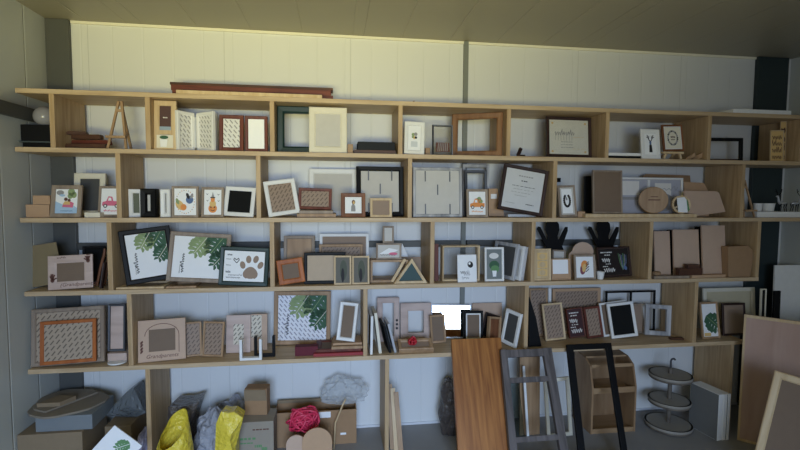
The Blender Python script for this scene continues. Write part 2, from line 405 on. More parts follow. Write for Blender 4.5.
def pic_darkphoto(P):
    P.rect(0, 1, 0, 1, mat('dim photo', S(92, 88, 76))); P.k = 2; P.disc(.55, .5, .26, .4, mat('dim leaves', S(66, 72, 52), var=.3)); P.k = 3; P.disc(.5, .3, .12, .28, INK)
def pic_hands(P):
    """the board frame: hand prints in two corners and a word along the bottom"""
    pass
def pic_town(P):
    P.rect(0, 1, 0, 1, mat('plum print', S(84, 58, 56))); P.k = 2; P.dashes(.3, .72, .70, .03, INKW, 3); P.k = 2; P.rect(0, 1, 0, .47, mat('dusk blue print', S(150, 166, 184)))
def pic_pot(P):
    P.rect(0, 1, 0, 1, CREAM); P.k = 2; P.put([(.24, .08), (.60, .08), (.66, .66), (.2, .66)], PAPER); P.k = 3; P.disc(.44, .82, .26, .14, LEAFD)
# ---------------------------------------------------------------- the room
HZ = 1.5
ZC = HZ+.968
SH = {1: HZ+.520, 2: HZ+.229, 3: HZ-.128, 4: HZ-.507, 5: HZ-.915}
TH = .024
XL, XR = -1.594, 3.17
YR = -2.3
def panel_mat(name, c, rough, axis, width, depth=.35, c_seam=None, shine=.4):
    """painted metal sandwich panel: fine ribs every `width` metres along axis"""
    M, nt, b = new_mat(name); b.inputs['Roughness'].default_value = rough; b.inputs['Specular IOR Level'].default_value = shine
    tc = N(nt, 'ShaderNodeTexCoord'); sp = N(nt, 'ShaderNodeSeparateXYZ'); nt.links.new(tc.outputs['Object'], sp.inputs[0])
    def groove(wd, half, off):
        a = N(nt, 'ShaderNodeMath', operation='MULTIPLY_ADD'); a.inputs[1].default_value = 1/wd; a.inputs[2].default_value = off; nt.links.new(sp.outputs['XYZ'.index(axis)], a.inputs[0])
        f = N(nt, 'ShaderNodeMath', operation='FRACT'); nt.links.new(a.outputs[0], f.inputs[0])
        s = N(nt, 'ShaderNodeMath', operation='SUBTRACT'); s.inputs[1].default_value = .5; nt.links.new(f.outputs[0], s.inputs[0])
        ab = N(nt, 'ShaderNodeMath', operation='ABSOLUTE'); nt.links.new(s.outputs[0], ab.inputs[0])
        mr = N(nt, 'ShaderNodeMapRange'); mr.interpolation_type = 'SMOOTHSTEP'
        mr.inputs['From Min'].default_value = 0; mr.inputs['From Max'].default_value = half/wd; nt.links.new(ab.outputs[0], mr.inputs['Value']); return mr
    g1, g2 = groove(width, .007, .13), groove(width*4.5, .004, .37)
    mn = N(nt, 'ShaderNodeMath', operation='MINIMUM'); nt.links.new(g1.outputs[0], mn.inputs[0]); nt.links.new(g2.outputs[0], mn.inputs[1])
    bp = N(nt, 'ShaderNodeBump'); bp.inputs['Strength'].default_value = depth; bp.inputs['Distance'].default_value = .006
    nt.links.new(mn.outputs[0], bp.inputs['Height']); nt.links.new(bp.outputs[0], b.inputs['Normal'])
    nz = N(nt, 'ShaderNodeTexNoise'); nz.inputs['Scale'].default_value = 1.3; nt.links.new(tc.outputs['Object'], nz.inputs['Vector'])
    mx = N(nt, 'ShaderNodeMix', data_type='RGBA'); mx.inputs[6].default_value = tuple(v*.96 for v in c[:3])+(1,); mx.inputs[7].default_value = c
    nt.links.new(nz.outputs['Fac'], mx.inputs[0])
    m2 = N(nt, 'ShaderNodeMix', data_type='RGBA'); m2.inputs[6].default_value = c_seam or tuple(v*.8 for v in c[:3])+(1,)
    nt.links.new(g2.outputs[0], m2.inputs[0]); nt.links.new(mx.outputs[2], m2.inputs[7]); nt.links.new(m2.outputs[2], b.inputs['Base Color'])
    return M
WALLB = panel_mat('back wall panels', S(222, 223, 222), .42, 'X', .165, .25)
WALLS = panel_mat('side wall panels', S(206, 209, 204), .4, 'Y', .22, .5)
CEILM = panel_mat('ceiling panels', S(160, 154, 136), .45, 'X', .30, .5)
FLOORM = mat('concrete floor', S(146, 144, 142), .6, var=.12, scale=5)
STEEL = mat('dark grey steel', S(84, 85, 83), .5)
STEELD = mat('dark steel', S(44, 56, 58), .5)
b = MB(); b.box(XL-.1, XR+.1, YR, YB+.1, -.1, 0, FLOORM); structure(b, 'floor')
b = MB(); b.box(XL-.1, XR+.1, YR, YB+.1, ZC, ZC+.1, CEILM); structure(b, 'ceiling')
b = MB(); b.box(XL-.1, XR+.1, YB, YB+.1, 0, ZC, WALLB); structure(b, 'wall_back')
b = MB(); b.box(XL-.1, XL, YR, YB, 0, ZC, WALLS); structure(b, 'wall_left')
b = MB(); b.box(XR, XR+.1, YR, YB, 0, ZC, WALLS); structure(b, 'wall_right')
# wall behind the photographer, with the wide doorway the daylight comes through
OX0, OX1, OZ1 = -1.35, .95, 2.15
b = MB()
b.box(XL-.1, OX0, YR-.1, YR, 0, ZC, WALLS); b.box(OX1, XR+.1, YR-.1, YR, 0, ZC, WALLS); b.box(OX0, OX1, YR-.1, YR, OZ1, ZC, WALLS)
structure(b, 'wall_front')
# steel columns and the seam post, rail of cable duct
b = MB(); b.box(XL+.001, -1.473, YB-.030, YB-.001, 0.001, ZC-.001, STEEL); structure(b, 'trim_1', .003)
b = MB(); b.box(2.885, 3.125, YB-.030, YB-.001, 0.001, ZC-.001, STEELD); structure(b, 'trim_2', .003)
b = MB(); b.box(.805, .835, YB-.02, YB-.001, 0.001, ZC-.001, mat('grey seam post', S(124, 127, 122), .5)); structure(b, 'trim_3', .002)
zr = at(300, 243, YB).z
b = MB(); b.box(-1.47, .80, YB-.030, YB-.001, zr-.028, zr+.012, STEEL); b.box(.84, 2.1, YB-.030, YB-.001, zr-.028, zr+.012, STEEL); structure(b, 'trim_4', .003)
p0 = at(0, 104, 2.2); r0 = ray(0, 104); tt = XL/r0.x; pz = (CAM+r0*tt).z
b = MB(); b.box(XL+.001, XL+.03, 0.2, YB-.08, pz-.05, pz+.015, STEEL); structure(b, 'trim_5', .003)
b = MB(); b.box(-1.47, 2.9, YB-.008, YB-.001, 0.001, .016, mat('white skirting', S(214, 216, 220))); structure(b, 'baseboard_back')
# a strip of bright metal where back wall meets the ceiling
b = MB(); b.box(-1.47, 2.9, YB-.012, YB-.001, ZC-.016, ZC-.001, mat('ceiling cove', S(236, 232, 214))); structure(b, 'trim_6')

# ---------------------------------------------------------------- the shelving
shelving = empty('shelving_unit', Matrix.Translation((.6, YF, 0)), 'wide pine shelving with five long boards and uprights on the back wall', 'shelving')
def shelf_part(mb, name):
    o = mb.build(name, bevel=.0015); o.parent = shelving; o.matrix_parent_inverse = Matrix.Translation((-.6, -YF, 0)); return o
YS = YB-.033
for k, (xa, xb) in {1: (-1.575, 3.16), 2: (-1.588, 3.16), 3: (-1.58, 3.16), 4: (-1.575, 2.672), 5: (-1.575, 2.60)}.items():
    b = MB(); b.box(xa, xb, YF, YS, SH[k]-TH, SH[k], SHELFX)
    shelf_part(b, 'shelf')
UP = {1: (-1.412, -.959, -.333, .362, .991, 1.602, 2.276, 2.925), 2: (-1.11, -.408, .418, 1.282, 2.525), 3: (-1.163, -.34, .551, 1.158, 1.914, 2.659),
      4: (-1.076, .169, 1.125, 2.239), 5: (-.995, .294, 2.512)}
for k, xs in UP.items():
    z1 = SH[k]-TH; z0 = SH[k+1] if k < 5 else 0.001
    for x in xs:
        yb = YS
        b = MB(); b.box(x-.012, x+.012, YF+.001, yb, z0, z1, SHELFZ); shelf_part(b, 'upright')

# ---------------------------------------------------------------- frames
WARN = []
def orient(lean, yaw, roll): return (Matrix.Rotation(R(yaw), 4, 'Z') @ Matrix.Rotation(R(roll), 4, 'Y') @ Matrix.Rotation(R(-lean), 4, 'X'))
def settle(M, w, h, t, cx, y0, z0):
    cs = [M @ Vector((x, y, z)) for x in (-w/2, w/2) for y in (0, t) for z in (0, h)]
    T = Vector((cx, y0-min(c.y for c in cs), z0+.0006-min(c.z for c in cs)))
    return T, [c+T for c in cs]
def fit(x0, x1, yt, z0, d, lean, yaw, roll, t, w=None, yabs=None, anchor='c'):
    M = orient(lean, yaw, roll); y0 = YF+d if yabs is None else yabs; fixw = w is not None
    a = at((x0+x1)/2, yt, y0+.03); cx = a.x; h = max(.03, a.z-z0); w = w or (x1-x0)*(y0+.02)/FPX
    for i in range(60):
        T, cs = settle(M, w, h, t, cx, y0, z0)
        q = [proj(c) for c in cs]; L, Rr, Tp = min(p[0] for p in q), max(p[0] for p in q), min(p[1] for p in q)
        k = .6*y0/FPX
        if not fixw: w = max(.01, w+((x1-x0)-(Rr-L))*k)
        cx += {'c': ((x0+x1)-(L+Rr))/2, 'l': x0-L, 'r': x1-Rr}[anchor]*k; h = max(.01, h+(Tp-yt)*k)
    ymax = max(c.y for c in cs)
    if ymax > YB-.02: WARN.append('deep %.3f %s' % (ymax, (x0, x1, yt)))
    return keep(Matrix.Translation(T) @ M, w, h, t), w, h
def keep(M, w, h, t):
    """nudge a frame sideways so that it stays between the two uprights of its cubby"""
    cs = [M @ Vector((x, y, z)) for x in (-w/2, w/2) for y in (0, t) for z in (0, h)]
    lo, hi = min(c.x for c in cs), max(c.x for c in cs); zc = sum(c.z for c in cs)/8; y1 = max(c.y for c in cs)
    row = next((k for k in (1, 2, 3, 4) if SH[k+1]-.01 < zc < SH[k]), None)
    if row and y1 > YF and min(c.y for c in cs) > YF-.2:
        for x in UP[row]:
            mid = (lo+hi)/2
            if lo < x+.0135 and mid > x: M = Matrix.Translation((x+.0135-lo, 0, 0)) @ M
            elif hi > x-.0135 and mid <= x: M = Matrix.Translation((x-.0135-hi, 0, 0)) @ M
    return M
def strut_mb(w, h, t, lean, m):
    """easel leg behind a leaning frame, foot on the same level as the frame's back edge"""
    b = MB(); L = h*.62; a = R(24)
    p = Vector((0, t, h*.66)); q = Vector((0, t+math.sin(a)*L, h*.66-math.cos(a)*L))
    # drop the foot until it touches the shelf (local plane through the back bottom edge, tilted by lean)
    l = R(lean); n = Vector((0, -math.sin(l), math.cos(l))); base = Vector((0, t, 0)); d = (q-p).normalized()
    s = (base-p).dot(n)/d.dot(n); q = p+d*(s-.002)
    b.bar(p+Vector((0, .003, 0)), q, min(.05, w*.3), .004, m, up=(0, 1, 0)); return b
def F(label, x0, x1, yt, row, d, mw, mt, fill=None, lean=9, yaw=0, roll=0, t=.018, strut=False, glass=False, cat='picture frame',
      group=None, z=None, w=None, mat_w=0, mat_m=None, name='picture_frame', yabs=None, back=True, extra=None, anchor='c'):
    z0 = SH[row+1] if z is None else z
    M, w, h = fit(x0, x1, yt, z0, d, lean, yaw, roll, t, w, yabs, anchor)
    root = empty(name, M, label, cat, group)
    b = MB(); b.ring(w, h, mw, t, mt); b.build('moulding', root)
    if fill is not None:
        b = MB(); iw, ih = w/2-mw, h-mw; yp = t*.40
        base = fill if not callable(fill) else MDF
        b.box(-iw, iw, yp, min(t*.9, yp+.006), mw, ih, base)
        if mat_m: 
            b2 = MB(); b2.ring(2*iw, ih-mw, mat_w, .003, mat_m, [(0, .003), (0, 0), (mat_w, 0), (mat_w, .003)], z0=mw)
            for v in b2.v: v.y += yp-.0035
            b2.build('mat_board', root)
        if callable(fill):
            b.raw = 1; g = mat_w
            b.box(-iw, iw, yp+.006, yp+.0065, mw, ih, MDF)
            fill(Pic(b, -iw+g, iw-g, mw+g, ih-g, yp))
        b.build('picture' if callable(fill) else 'backing', root)
    if glass:
        b = MB(); iw, ih = w/2-mw, h-mw; b.box(-iw, iw, t*.28, t*.28+.001, mw, ih, GLASS); b.build('glass', root)
    if strut: strut_mb(w, h, t, lean, MDFD).build('easel_leg', root)
    root['_w'] = w; root['_h'] = h
    if extra: extra(root, w, h)
    return root
def board(name, label, cat, x0, x1, yt, row, d, m, lean=6, yaw=0, roll=0, t=.006, group=None, z=None, w=None, yabs=None, bevel=.0008):
    z0 = SH[row+1] if z is None else z
    M, w, h = fit(x0, x1, yt, z0, d, lean, yaw, roll, t, w, yabs)
    b = MB(); b.box(-w/2, w/2, 0, t, 0, h, m); o = b.build(name, bevel=bevel); o.matrix_world = M
    tag(o, label, cat, group); o['_h'] = h; return o
def flat(name, label, cat, x0, x1, row, d, dy, t, m, yaw=0, group=None, z=None, mw=None, fill=None):
    """something lying flat: a slab, or a frame lying on its back when mw is given. x pixels at its near edge; returns its top z"""
    z0 = (SH[row+1] if z is None else z)+.0006; y0 = YF+d
    py = proj(Vector((0, y0, z0)))[1]
    a, c = at(x0, py, y0), at(x1, py, y0); w = c.x-a.x; cx = (a.x+c.x)/2
    M = Matrix.Translation((cx, y0, z0)) @ Matrix.Rotation(R(yaw), 4, 'Z')
    if mw:
        root = empty(name, M, label, cat, group)
        b = MB(); Q = Matrix(((1, 0, 0, 0), (0, 0, 1, 0), (0, -1, 0, t), (0, 0, 0, 1)))
        b.ring(w, dy, mw, t, m); b.v = [Q @ v for v in b.v]; b.build('moulding', root)
        if fill: b = MB(); b.box(-w/2+mw, w/2-mw, mw, dy-mw, .002, t*.6, fill); b.build('backing', root)
    else:
        b = MB(); b.box(-w/2, w/2, 0, dy, 0, t, m); o = b.build(name, bevel=.001); o.matrix_world = M; tag(o, label, cat, group)
    return z0+t
def textmesh(body, size, m, name, parent, loc, rot=(math.pi/2, 0, 0), shear=0):
    c = bpy.data.curves.new(name, 'FONT'); c.body = body; c.size = size; c.extrude = .0003; c.align_x = 'CENTER'; c.shear = shear; c.resolution_u = 2
    o = bpy.data.objects.new(name, c); COL.objects.link(o); dg = bpy.context.evaluated_depsgraph_get()
    me = bpy.data.meshes.new_from_object(o.evaluated_get(dg)); bpy.data.objects.remove(o)
    me.materials.clear(); me.materials.append(m); o = bpy.data.objects.new(name, me); COL.objects.link(o); o.parent = parent
    o.location = loc; o.rotation_euler = rot; return o
def shaped_board(name, label, cat, pts, y, dyt, t, m, row=None, z0=None, group=None, lean=5):
    """board with an outline: pixel points read on a leaning plane; bottom edge set on z0"""
    z0 = SH[row+1]+.0008 if z0 is None else z0
    l = R(lean); ws = []
    for px, py in pts:
        rr = ray(px, py); # plane y = y0 + (z-z0)*tan(l)
        tl = math.tan(l); k = (y-tl*(z0-HC)*1.0)/1.0
        s = (y+(HC-z0)*tl)/(rr.y-rr.z*tl); ws.append(CAM+rr*s)
    zm = min(p.z for p in ws); ws = [Vector((p.x, p.y, p.z)) for p in ws]
    for p in ws:
        if p.z-zm < .012: p.y -= (p.z-z0)*tl; p.z = z0
    o0 = Vector((sum(p.x for p in ws)/len(ws), y, z0)); pts3 = [p-o0 for p in ws]
    nrm = Vector((0, math.cos(l), -math.sin(l)))*t
    b = MB(); b.prism(pts3, nrm, m); dz = min(0, min(v.z for v in b.v)); 
    o = b.build(name); o.location = o0-Vector((0, 0, dz)); return tag(o, label, cat, group)
G1, G2, G3, G4 = 'frames in the top row of cubbies', 'frames in the second row of cubbies', 'frames in the third row of cubbies', 'frames on the long bottom shelf'
# ================================================================ lying on top of the shelving
zt = SH[1]
def long_plank(label, xa, xb, ya, z, wd, t, m, tilt=0):
    a, c = at(xa, 95, ya), at(xb, 97, ya); L = c.x-a.x
    b = MB(); b.box(-L/2, L/2, 0, wd, 0, t, m); o = b.build('wood_plank', bevel=.0015)
    o.matrix_world = Matrix.Translation(((a.x+c.x)/2, ya, z)) @ Matrix.Rotation(R(tilt), 4, 'Y'); return tag(o, label, 'plank', 'planks lying on top of the shelving')
long_plank('long dark red wooden plank at the bottom of the pile on top of the shelving', 172, 333, YF+.10, zt+.001, .09, .036, REDX)
long_plank('long dark red wooden plank in the middle of the pile on top of the shelving', 171, 331, YF+.105, zt+.0375, .08, .030, REDX)
long_plank('brown wooden plank with pale edge topmost of the pile above the shelving', 170, 333, YF+.11, zt+.068, .085, .014, DARKX)
long_plank('thin pale strip lying along the front of the dark red planks', 176, 322, YF+.012, zt+.001, .03, .020, LIGHT)
flat('foam_sheet', 'white flat sheet lying on the shelving top beside the right column', 'sheet', 734, 792, 0, .004, .20, .024, WHITE, z=SH[1])
b = MB(); p0, p1 = at(388, 101, YF+.1), at(408, 98, YF+.12); b.tube([(p0.x, YF+.1, zt+.0035), ((p0.x+p1.x)/2, YF+.12, zt+.012), (p1.x, YF+.13, zt+.006), (p1.x+.04, YF+.13, zt+.03)], .0022, BROWN, 6)
tag(b.build('wire'), 'bent piece of wire lying on top of the shelving', 'wire')

# ================================================================ top row
# globe lamp
cx = at(37, 130, YF+.06).x; z0 = SH[2]+.0006
root = empty('globe_lamp', Matrix.Translation((cx, YF+.05, z0)), 'round glass globe on a black box base at the left end', 'lamp')
b = MB(); b.box(-.072, .072, 0, .12, .034, .118, BLACK); b.build('body', root, .003)
b = MB(); b.box(-.082, .084, -.008, .128, .026, .034, mat('smoked plate', S(70, 78, 80), .2)); b.build('plate', root, .001)
b = MB(); b.box(-.068, .068, .006, .114, 0, .026, BLACK); b.build('foot', root, .002)
b = MB(); b.lathe([(.006*0+.002, .118)]+[(.052*math.sin(R(a)), .168-.052*math.cos(R(a))) for a in range(16, 180, 9)]+[(.001, .220)], (.012, .06, 0), mat('frosted globe', S(150, 148, 152), .12), 28)
b.build('globe', root, smooth=True)
# offcuts
z = SH[2]+.0006
for i, (xa, xb, dy, zz, t, rz, lab) in enumerate(((64, 106, .05, 0, .026, -4, 'dark brown moulding offcut lowest of the pile left of the small easel'), (69, 110, .10, .0266, .024, -10, 'reddish brown moulding offcut across the pile left of the small easel'),
        (70, 101, .06, .0512, .024, -8, 'short brown moulding offcut upon the pile left of the small easel'), (67, 86, .09, .0758, .018, 4, 'stubby walnut offcut on top of the pile left of the small easel'))):
    a, c = at(xa, 140, YF+dy), at(xb, 140, YF+dy); L = c.x-a.x
    b = MB(); b.prism([(-L/2, 0, 0), (L/2, 0, 0), (L/2, 0, t*.6), (L/2-.004, 0, t), (-L/2+.004, 0, t), (-L/2, 0, t*.6)], (0, .035, 0), DARKX if i != 1 else REDX)
    o = b.build('moulding_offcut', bevel=.001); o.matrix_world = Matrix.Translation(((a.x+c.x)/2, YF+dy, z+zz)) @ Matrix.Rotation(R(rz), 4, 'Z'); tag(o, lab, 'offcut', 'moulding offcuts in the top row')
def easel(label, x0, x1, yt, row, d, m, thick=.011, ledge=.22, dy=.11):
    z0 = SH[row+1]+.0006; y = YF+d
    a, c = at(x0, yt, y), at(x1, yt, y); w = c.x-a.x; h = at((x0+x1)/2, yt, y+.05).z-z0; cx = (a.x+c.x)/2
    root = empty('display_easel', Matrix.Translation((cx, y, z0)), label, 'easel', 'little wooden display easels')
    for s in (-1, 1):
        b = MB(); b.bar((s*w*.5*.92, .006, .003), (s*w*.08, .06, h), thick, thick, m); b.build('front_leg', root)
    b = MB(); b.bar((0, .06+thick, h*.96), (w*.05, .06+dy, .003), thick, thick, m); b.build('rear_leg', root)
    b = MB(); b.box(-w*.5, w*.5, -.012, .012, h*ledge, h*ledge+.012, m); b.build('ledge', root)
    b = MB(); b.box(-w*.16, w*.16, .045, .055, h*.78, h*.78+.014, m); b.build('crossbar', root)
    return root
easel('small pale wooden easel standing empty beside the pile of dark offcuts', 105, 125, 101, 1, .03, OAK)
# tall frame with two pictures
def two_pics(root, w, h):
    b = MB(); b.raw = 1; b.box(-w/2+.012, w/2-.012, .001, .012, .008, h*.30, CREAM); pic_pot(Pic(b, -w/2+.014, w/2-.014, .010, h*.30, .0005)); b.build('lower_picture', root)
    b = MB(); b.box(-w/2+.025, w/2-.025, .001, .010, h*.31, h*.40, LIGHT); b.build('divider', root)
F('tall pale frame with a dark brown picture above and a potted plant picture below', 150.5, 174, 100, 1, .035, .027, LIGHT, pic_town, lean=4, group=G1, strut=True, extra=two_pics)
# hinged white pair
M1 = None
def bifold(label):
    z0 = SH[2]+.0006; y = YF+.03
    pl, pm, pr = at(178, 149, y), at(196, 149, y+.09), at(213, 149, y)
    h = at(196, 112, y+.05).z-z0
    root = empty('hinged_double_frame', Matrix.Translation((pm.x, pm.y, z0)), label, 'picture frame', G1)
    for P, s, nm in ((pl, -1, 'left_leaf'), (pr, 1, 'right_leaf')):
        v = Vector((P.x-pm.x, P.y-pm.y, 0)); L = v.length; ang = math.atan2(v.y, v.x)
        b = MB(); b.ring(L-.004, h, .020, .018, WHITE)
        T = Matrix.Rotation(ang if s > 0 else ang+math.pi, 4, 'Z') @ Matrix.Translation((s*(L/2+.002), 0, 0))
        o = b.build(nm, root); o.matrix_local = T
        b = MB(); b.box(-L/2+.022, L/2-.022, .007, .012, .020, h-.020, DASHW); q = b.build('backing', o)
    v = Vector((.075, -.012, 0))
    b = MB(); b.box(-.004, .004, -.004, .004, .02, h-.02, SILVER); b.build('hinge', root)
bifold('white hinged double frame opened like a book in the top row')
board('white_board', 'plain white board standing at the right of the hinged white frame', 'panel', 210, 218, 112.5, 1, .17, WHITE, lean=2, t=.012)
F('reddish brown frame holding a white dashed sheet beside the blank white one', 219, 244, 114.5, 1, .03, .020, RED, DASHW, lean=5, group=G1, strut=True)
F('reddish brown frame with a bright mirror reflection painted as blank white', 244.6, 268, 115.5, 1, .04, .017, RED, mat('painted mirror glare', S(252, 252, 252), .25, var=0), lean=1, group=G1, strut=True)  # near-white panel in place of a mirror, its bright reflection put into the colour
F('large empty dark green frame behind the white frame in the top row', 277, 333, 105.5, 1, .10, .038, GREENB, None, lean=3, t=.03, group=G1)
F('large white frame with a grey panel overlapping the dark green frame', 309, 347, 106.5, 1, .03, .036, CREAM, GREYP, lean=5, t=.024, group=G1)
flat('wood_block', 'small upright wooden block beside the black slab in the top row', 'block', 347.6, 353, 1, .04, .05, .052, OAK)
zz = flat('frame_moulding_bundle', 'flat dark brown tray of mouldings under the black slab', 'box', 353.6, 396, 1, .04, .16, .022, DARKX)
flat('black_slab', 'flat black box lying on the brown tray in the top row', 'box', 358, 395, 1, .05, .15, .046, BLACK, z=zz)
F('white frame with a little flower print leaning beside the upright', 403.6, 425, 121, 1, .03, .022, WHITE, pic_flower, lean=6, roll=2, group=G1, strut=True)
flat('wood_block', 'tiny wooden ornament between the flower print and the glass frame', 'block', 425.5, 430, 1, .08, .03, .045, OAK)
def stripes(root, w, h):
    b = MB(); b.raw = 1; P = Pic(b, -w/2+.02, w/2-.02, .02, h*.42, .003); b.box(-w/2+.02, w/2-.02, .004, .010, .02, h*.42, BROWNI)
    for i in range(6): P.k = 1; P.line([(.12+.14*i, .05), (.2+.13*i, .95)], .004, INKG)
    b.build('lower_panel', root)
F('thin dark frame with clear glass above a dark striped panel', 432, 453, 124.5, 1, .05, .008, GUN, None, lean=4, group=G1, glass=True, extra=stripes)
F('empty brown wooden frame standing turned to the left in the top row', 455, 507, 112, 1, .03, .034, HONEY, None, lean=2, yaw=-24, t=.026, group=G1)
flat('small_box', 'little brown box inside the empty brown frame', 'box', 459, 470, 1, .20, .04, .026, BROWN)
b = MB(); c0 = at(520, 155, YF+.04); b.bar((-.012, 0, 0.008), (.012, .02, .05), .018, .014, DARKW); b.bar((-.02, 0, .006), (.03, 0, .006), .012, .012, DARKW)
o = b.build('wood_wedge'); o.location = (c0.x, c0.y, SH[2]+.0006); tag(o, 'small dark wooden wedge at the front edge left of the diploma', 'wedge')
flat('moulding_offcut', 'flat reddish moulding lying left of the framed diploma', 'offcut', 524, 546, 1, .12, .04, .012, REDX)
F('dark framed diploma behind shiny glass in the top row', 545.5, 592, 116, 1, .05, .018, DARKW, pic_diploma, lean=8, yaw=-4, roll=1, group=G1, glass=True, strut=True, name='framed_diploma')
zz = flat('flat_frame', 'black flat frame lying under the white one in the top row', 'picture frame', 608.5, 643, 1, .04, .17, .016, BLACK, mw=.02, group=G1, fill=BLACK)
flat('flat_frame', 'white flat frame lying on top of the black one in the top row', 'picture frame', 608.5, 645, 1, .03, .18, .018, WHITE, mw=.02, group=G1, z=zz, fill=GREYP)
F('white frame with a blue and black stag print', 639.5, 661, 129, 1, .015, .024, WHITE, pic_deer, lean=8, group=G1, t=.010)
# wreath frame on its easel
def small_stand(label, x0, x1, yt, row, d, m):
    z0 = SH[row+1]+.0006; y = YF+d; a, c = at(x0, yt, y), at(x1, yt, y); w = c.x-a.x; h = a.z-z0
    root = empty('easel_stand', Matrix.Translation(((a.x+c.x)/2, y, z0)), label, 'easel', 'little wooden display easels')
    b = MB(); b.box(-w/2, w/2, 0, .035, h-.012, h, m); b.build('ledge', root)
    for s in (-1, 1):
        b = MB(); b.bar((s*w*.42, .012, .004), (s*w*.34, .012, h-.012), .012, .014, m); b.build('leg', root)
        b = MB(); b.bar((s*w*.30, .085, .008), (s*w*.18, .028, h-.012), .012, .012, m); b.build('rear_leg', root)
    return z0+h
zz = small_stand('low pale wooden stand carrying the wreath picture', 663.5, 684, 151.5, 1, .02, LIGHT)
F('brown frame with a wreath print standing on a low wooden stand', 660.5, 684.5, 124.5, 1, .022, .012, BROWN, pic_wreath, lean=8, roll=-2, group=G1, z=zz, t=.012, mat_w=.004, mat_m=WHITE)
# carved leaves
for i, (xa, xb, yt, lab) in enumerate(((685.5, 696, 152, 'thin carved wooden leaf lying left in the little heap below the wreath'), (692, 706, 150, 'curved carved wooden leaf leaning in the heap by the upright'))):
    a, c = at(xa, 157, YF+.012+.025*i), at(xb, yt, YF+.012+.025*i); zb = SH[2]+.0006; L = c.x-a.x; hh = max(.02, c.z-zb)
    pts = [(0, 0, 0), (L*.5, 0, .002), (L, 0, hh*.5), (L*.95, 0, hh), (L*.6, 0, hh*.62), (L*.2, 0, hh*.4)]
    b = MB(); b.prism(pts, (0, .012, 0), OAK); o = b.build('carved_leaf', bevel=.002); o.location = (a.x, YF+.012+.025*i, zb); tag(o, lab, 'ornament', 'carved wooden leaves')
F('empty black frame with a rough edge right of the last upright in the top row', 703, 743.5, 137.5, 1, .14, .020, BLACK, None, lean=3, yaw=-6, group=G1)
flat('wood_strip', 'dark wood strip lying in front of the empty black frame', 'offcut', 716, 738, 1, .06, .03, .012, DARKX)
def bamboo(P):
    P.rect(0, 1, 0, 1, YELLO); P.k = 2
    for i in range(4): P.k = 2; P.script(.1, .9, .12+.22*i, .16, BROWNI, .003, 6)
F('pale plaque covered with dark scribbled writing left of two', 769, 784.5, 130, 1, .05, .006, LIGHT, bamboo, lean=3, yaw=-12, group='scribbled plaques at the right end', name='wooden_plaque', cat='plaque', t=.010)
F('taller pale plaque covered with scribbled writing at the right', 779, 788, 121, 1, .08, .004, LIGHT, bamboo, lean=2, yaw=-30, group='scribbled plaques at the right end', name='wooden_plaque', cat='plaque', t=.010)

# ================================================================ second row
zz = flat('cardboard_box', 'low brown cardboard box lowest of the stack at the left end', 'box', 26, 49.5, 2, .04, .15, .066, KRAFT, group='brown boxes at the left end of the second row')
flat('cardboard_box', 'small brown cardboard box on top of the low one at the left end', 'box', 33, 50, 2, .05, .12, .046, KRAFT, z=zz, group='brown boxes at the left end of the second row')
F('brown frame with a seaside picture in blue, pink and green', 49.5, 83.5, 185, 2, .02, .020, GREYWOOD, pic_baby, lean=10, group=G2, strut=True, t=.014)
F('tall cream frame with a dark slate panel behind the seaside picture', 73, 107, 173, 2, .15, .030, CREAM, SLATE, lean=6, group=G2, t=.02)
flat('white_card_box', 'slim white box in front of the dark slate panel', 'box', 84.5, 100, 2, .03, .05, .026, CREAM)
F('frame with a pink car picture half hidden behind the upright', 101.5, 122, 186, 2, .07, .012, GREYWOOD, lambda P: pic_truck(P, PINKI), lean=10, group=G2, t=.012, w=.125, anchor='l')
F('narrow white frame holding a green strip beside the black deep frame', 127.5, 144, 189, 2, .06, .022, WHITE, mat('moss green', S(96, 100, 78)), lean=2, yaw=24, group=G2)
F('black deep frame with a narrow grey opening in the second row', 139.5, 159.5, 188.5, 2, .03, .032, BLACK, GREYP, lean=2, t=.05, group=G2)
F('white deep frame with a narrow dark opening beside the black one', 159.7, 173, 189, 2, .03, .024, WHITE, BLACKBOARD, lean=2, t=.04, group=G2)
F('brown frame with an autumn pumpkin and bird print', 171.5, 199, 186, 2, .012, .012, GREYWOOD, pic_autumn, lean=3, group=G2, t=.012)
F('brown frame with an orange pumpkin and witch hat print', 201, 224.5, 187, 2, .03, .013, GREYWOOD, pic_pumpkin, lean=8, group=G2, strut=True, t=.014)
F('white frame with a black panel leaning left of the upright', 222.5, 256.8, 186, 2, .022, .022, WHITE, BLACKBOARD, lean=12, yaw=-8, roll=3, group=G2, t=.014)
F('white frame with a brown dashed sheet tilted to the left', 261.5, 299, 178, 2, .02, .022, WHITE, DASHB, lean=11, yaw=12, roll=-8, group=G2, t=.016, strut=True)
zz = flat('flat_frame', 'raw wooden frame lying flat lowest below the red dashed frame', 'picture frame', 297, 336, 2, .05, .17, .020, OAK, mw=.025, group=G2)
zz = flat('flat_frame', 'raw wooden frame lying flat on another below the red frame', 'picture frame', 299, 333, 2, .055, .15, .018, GREYWOOD, mw=.025, group=G2, z=zz)
F('dark red frame with a dashed brown sheet standing on flat frames', 298, 332, 187.5, 2, .07, .016, RED, DASHB, lean=9, roll=1.5, group=G2, z=zz)
F('large white frame with grey backing behind the red dashed frame', 309, 357, 168.5, 2, .235, .030, WHITE, GREYP, lean=4, group=G2)
def clips(root, w, h):
    for u, v in ((.25, .82), (.75, .82), (.5, .55), (.25, .16), (.75, .16)):
        b = MB(); b.box((u-.5)*w-.003, (u-.5)*w+.003, .003, .007, v*h-.03, v*h+.03, GUN); b.build('turn_clip', root)
F('small brown frame with a portrait print in front of the black frame', 341, 365.5, 193, 2, .02, .022, BROWN, pic_person, lean=8, group=G2, strut=True, mat_w=.006, mat_m=PAPER)
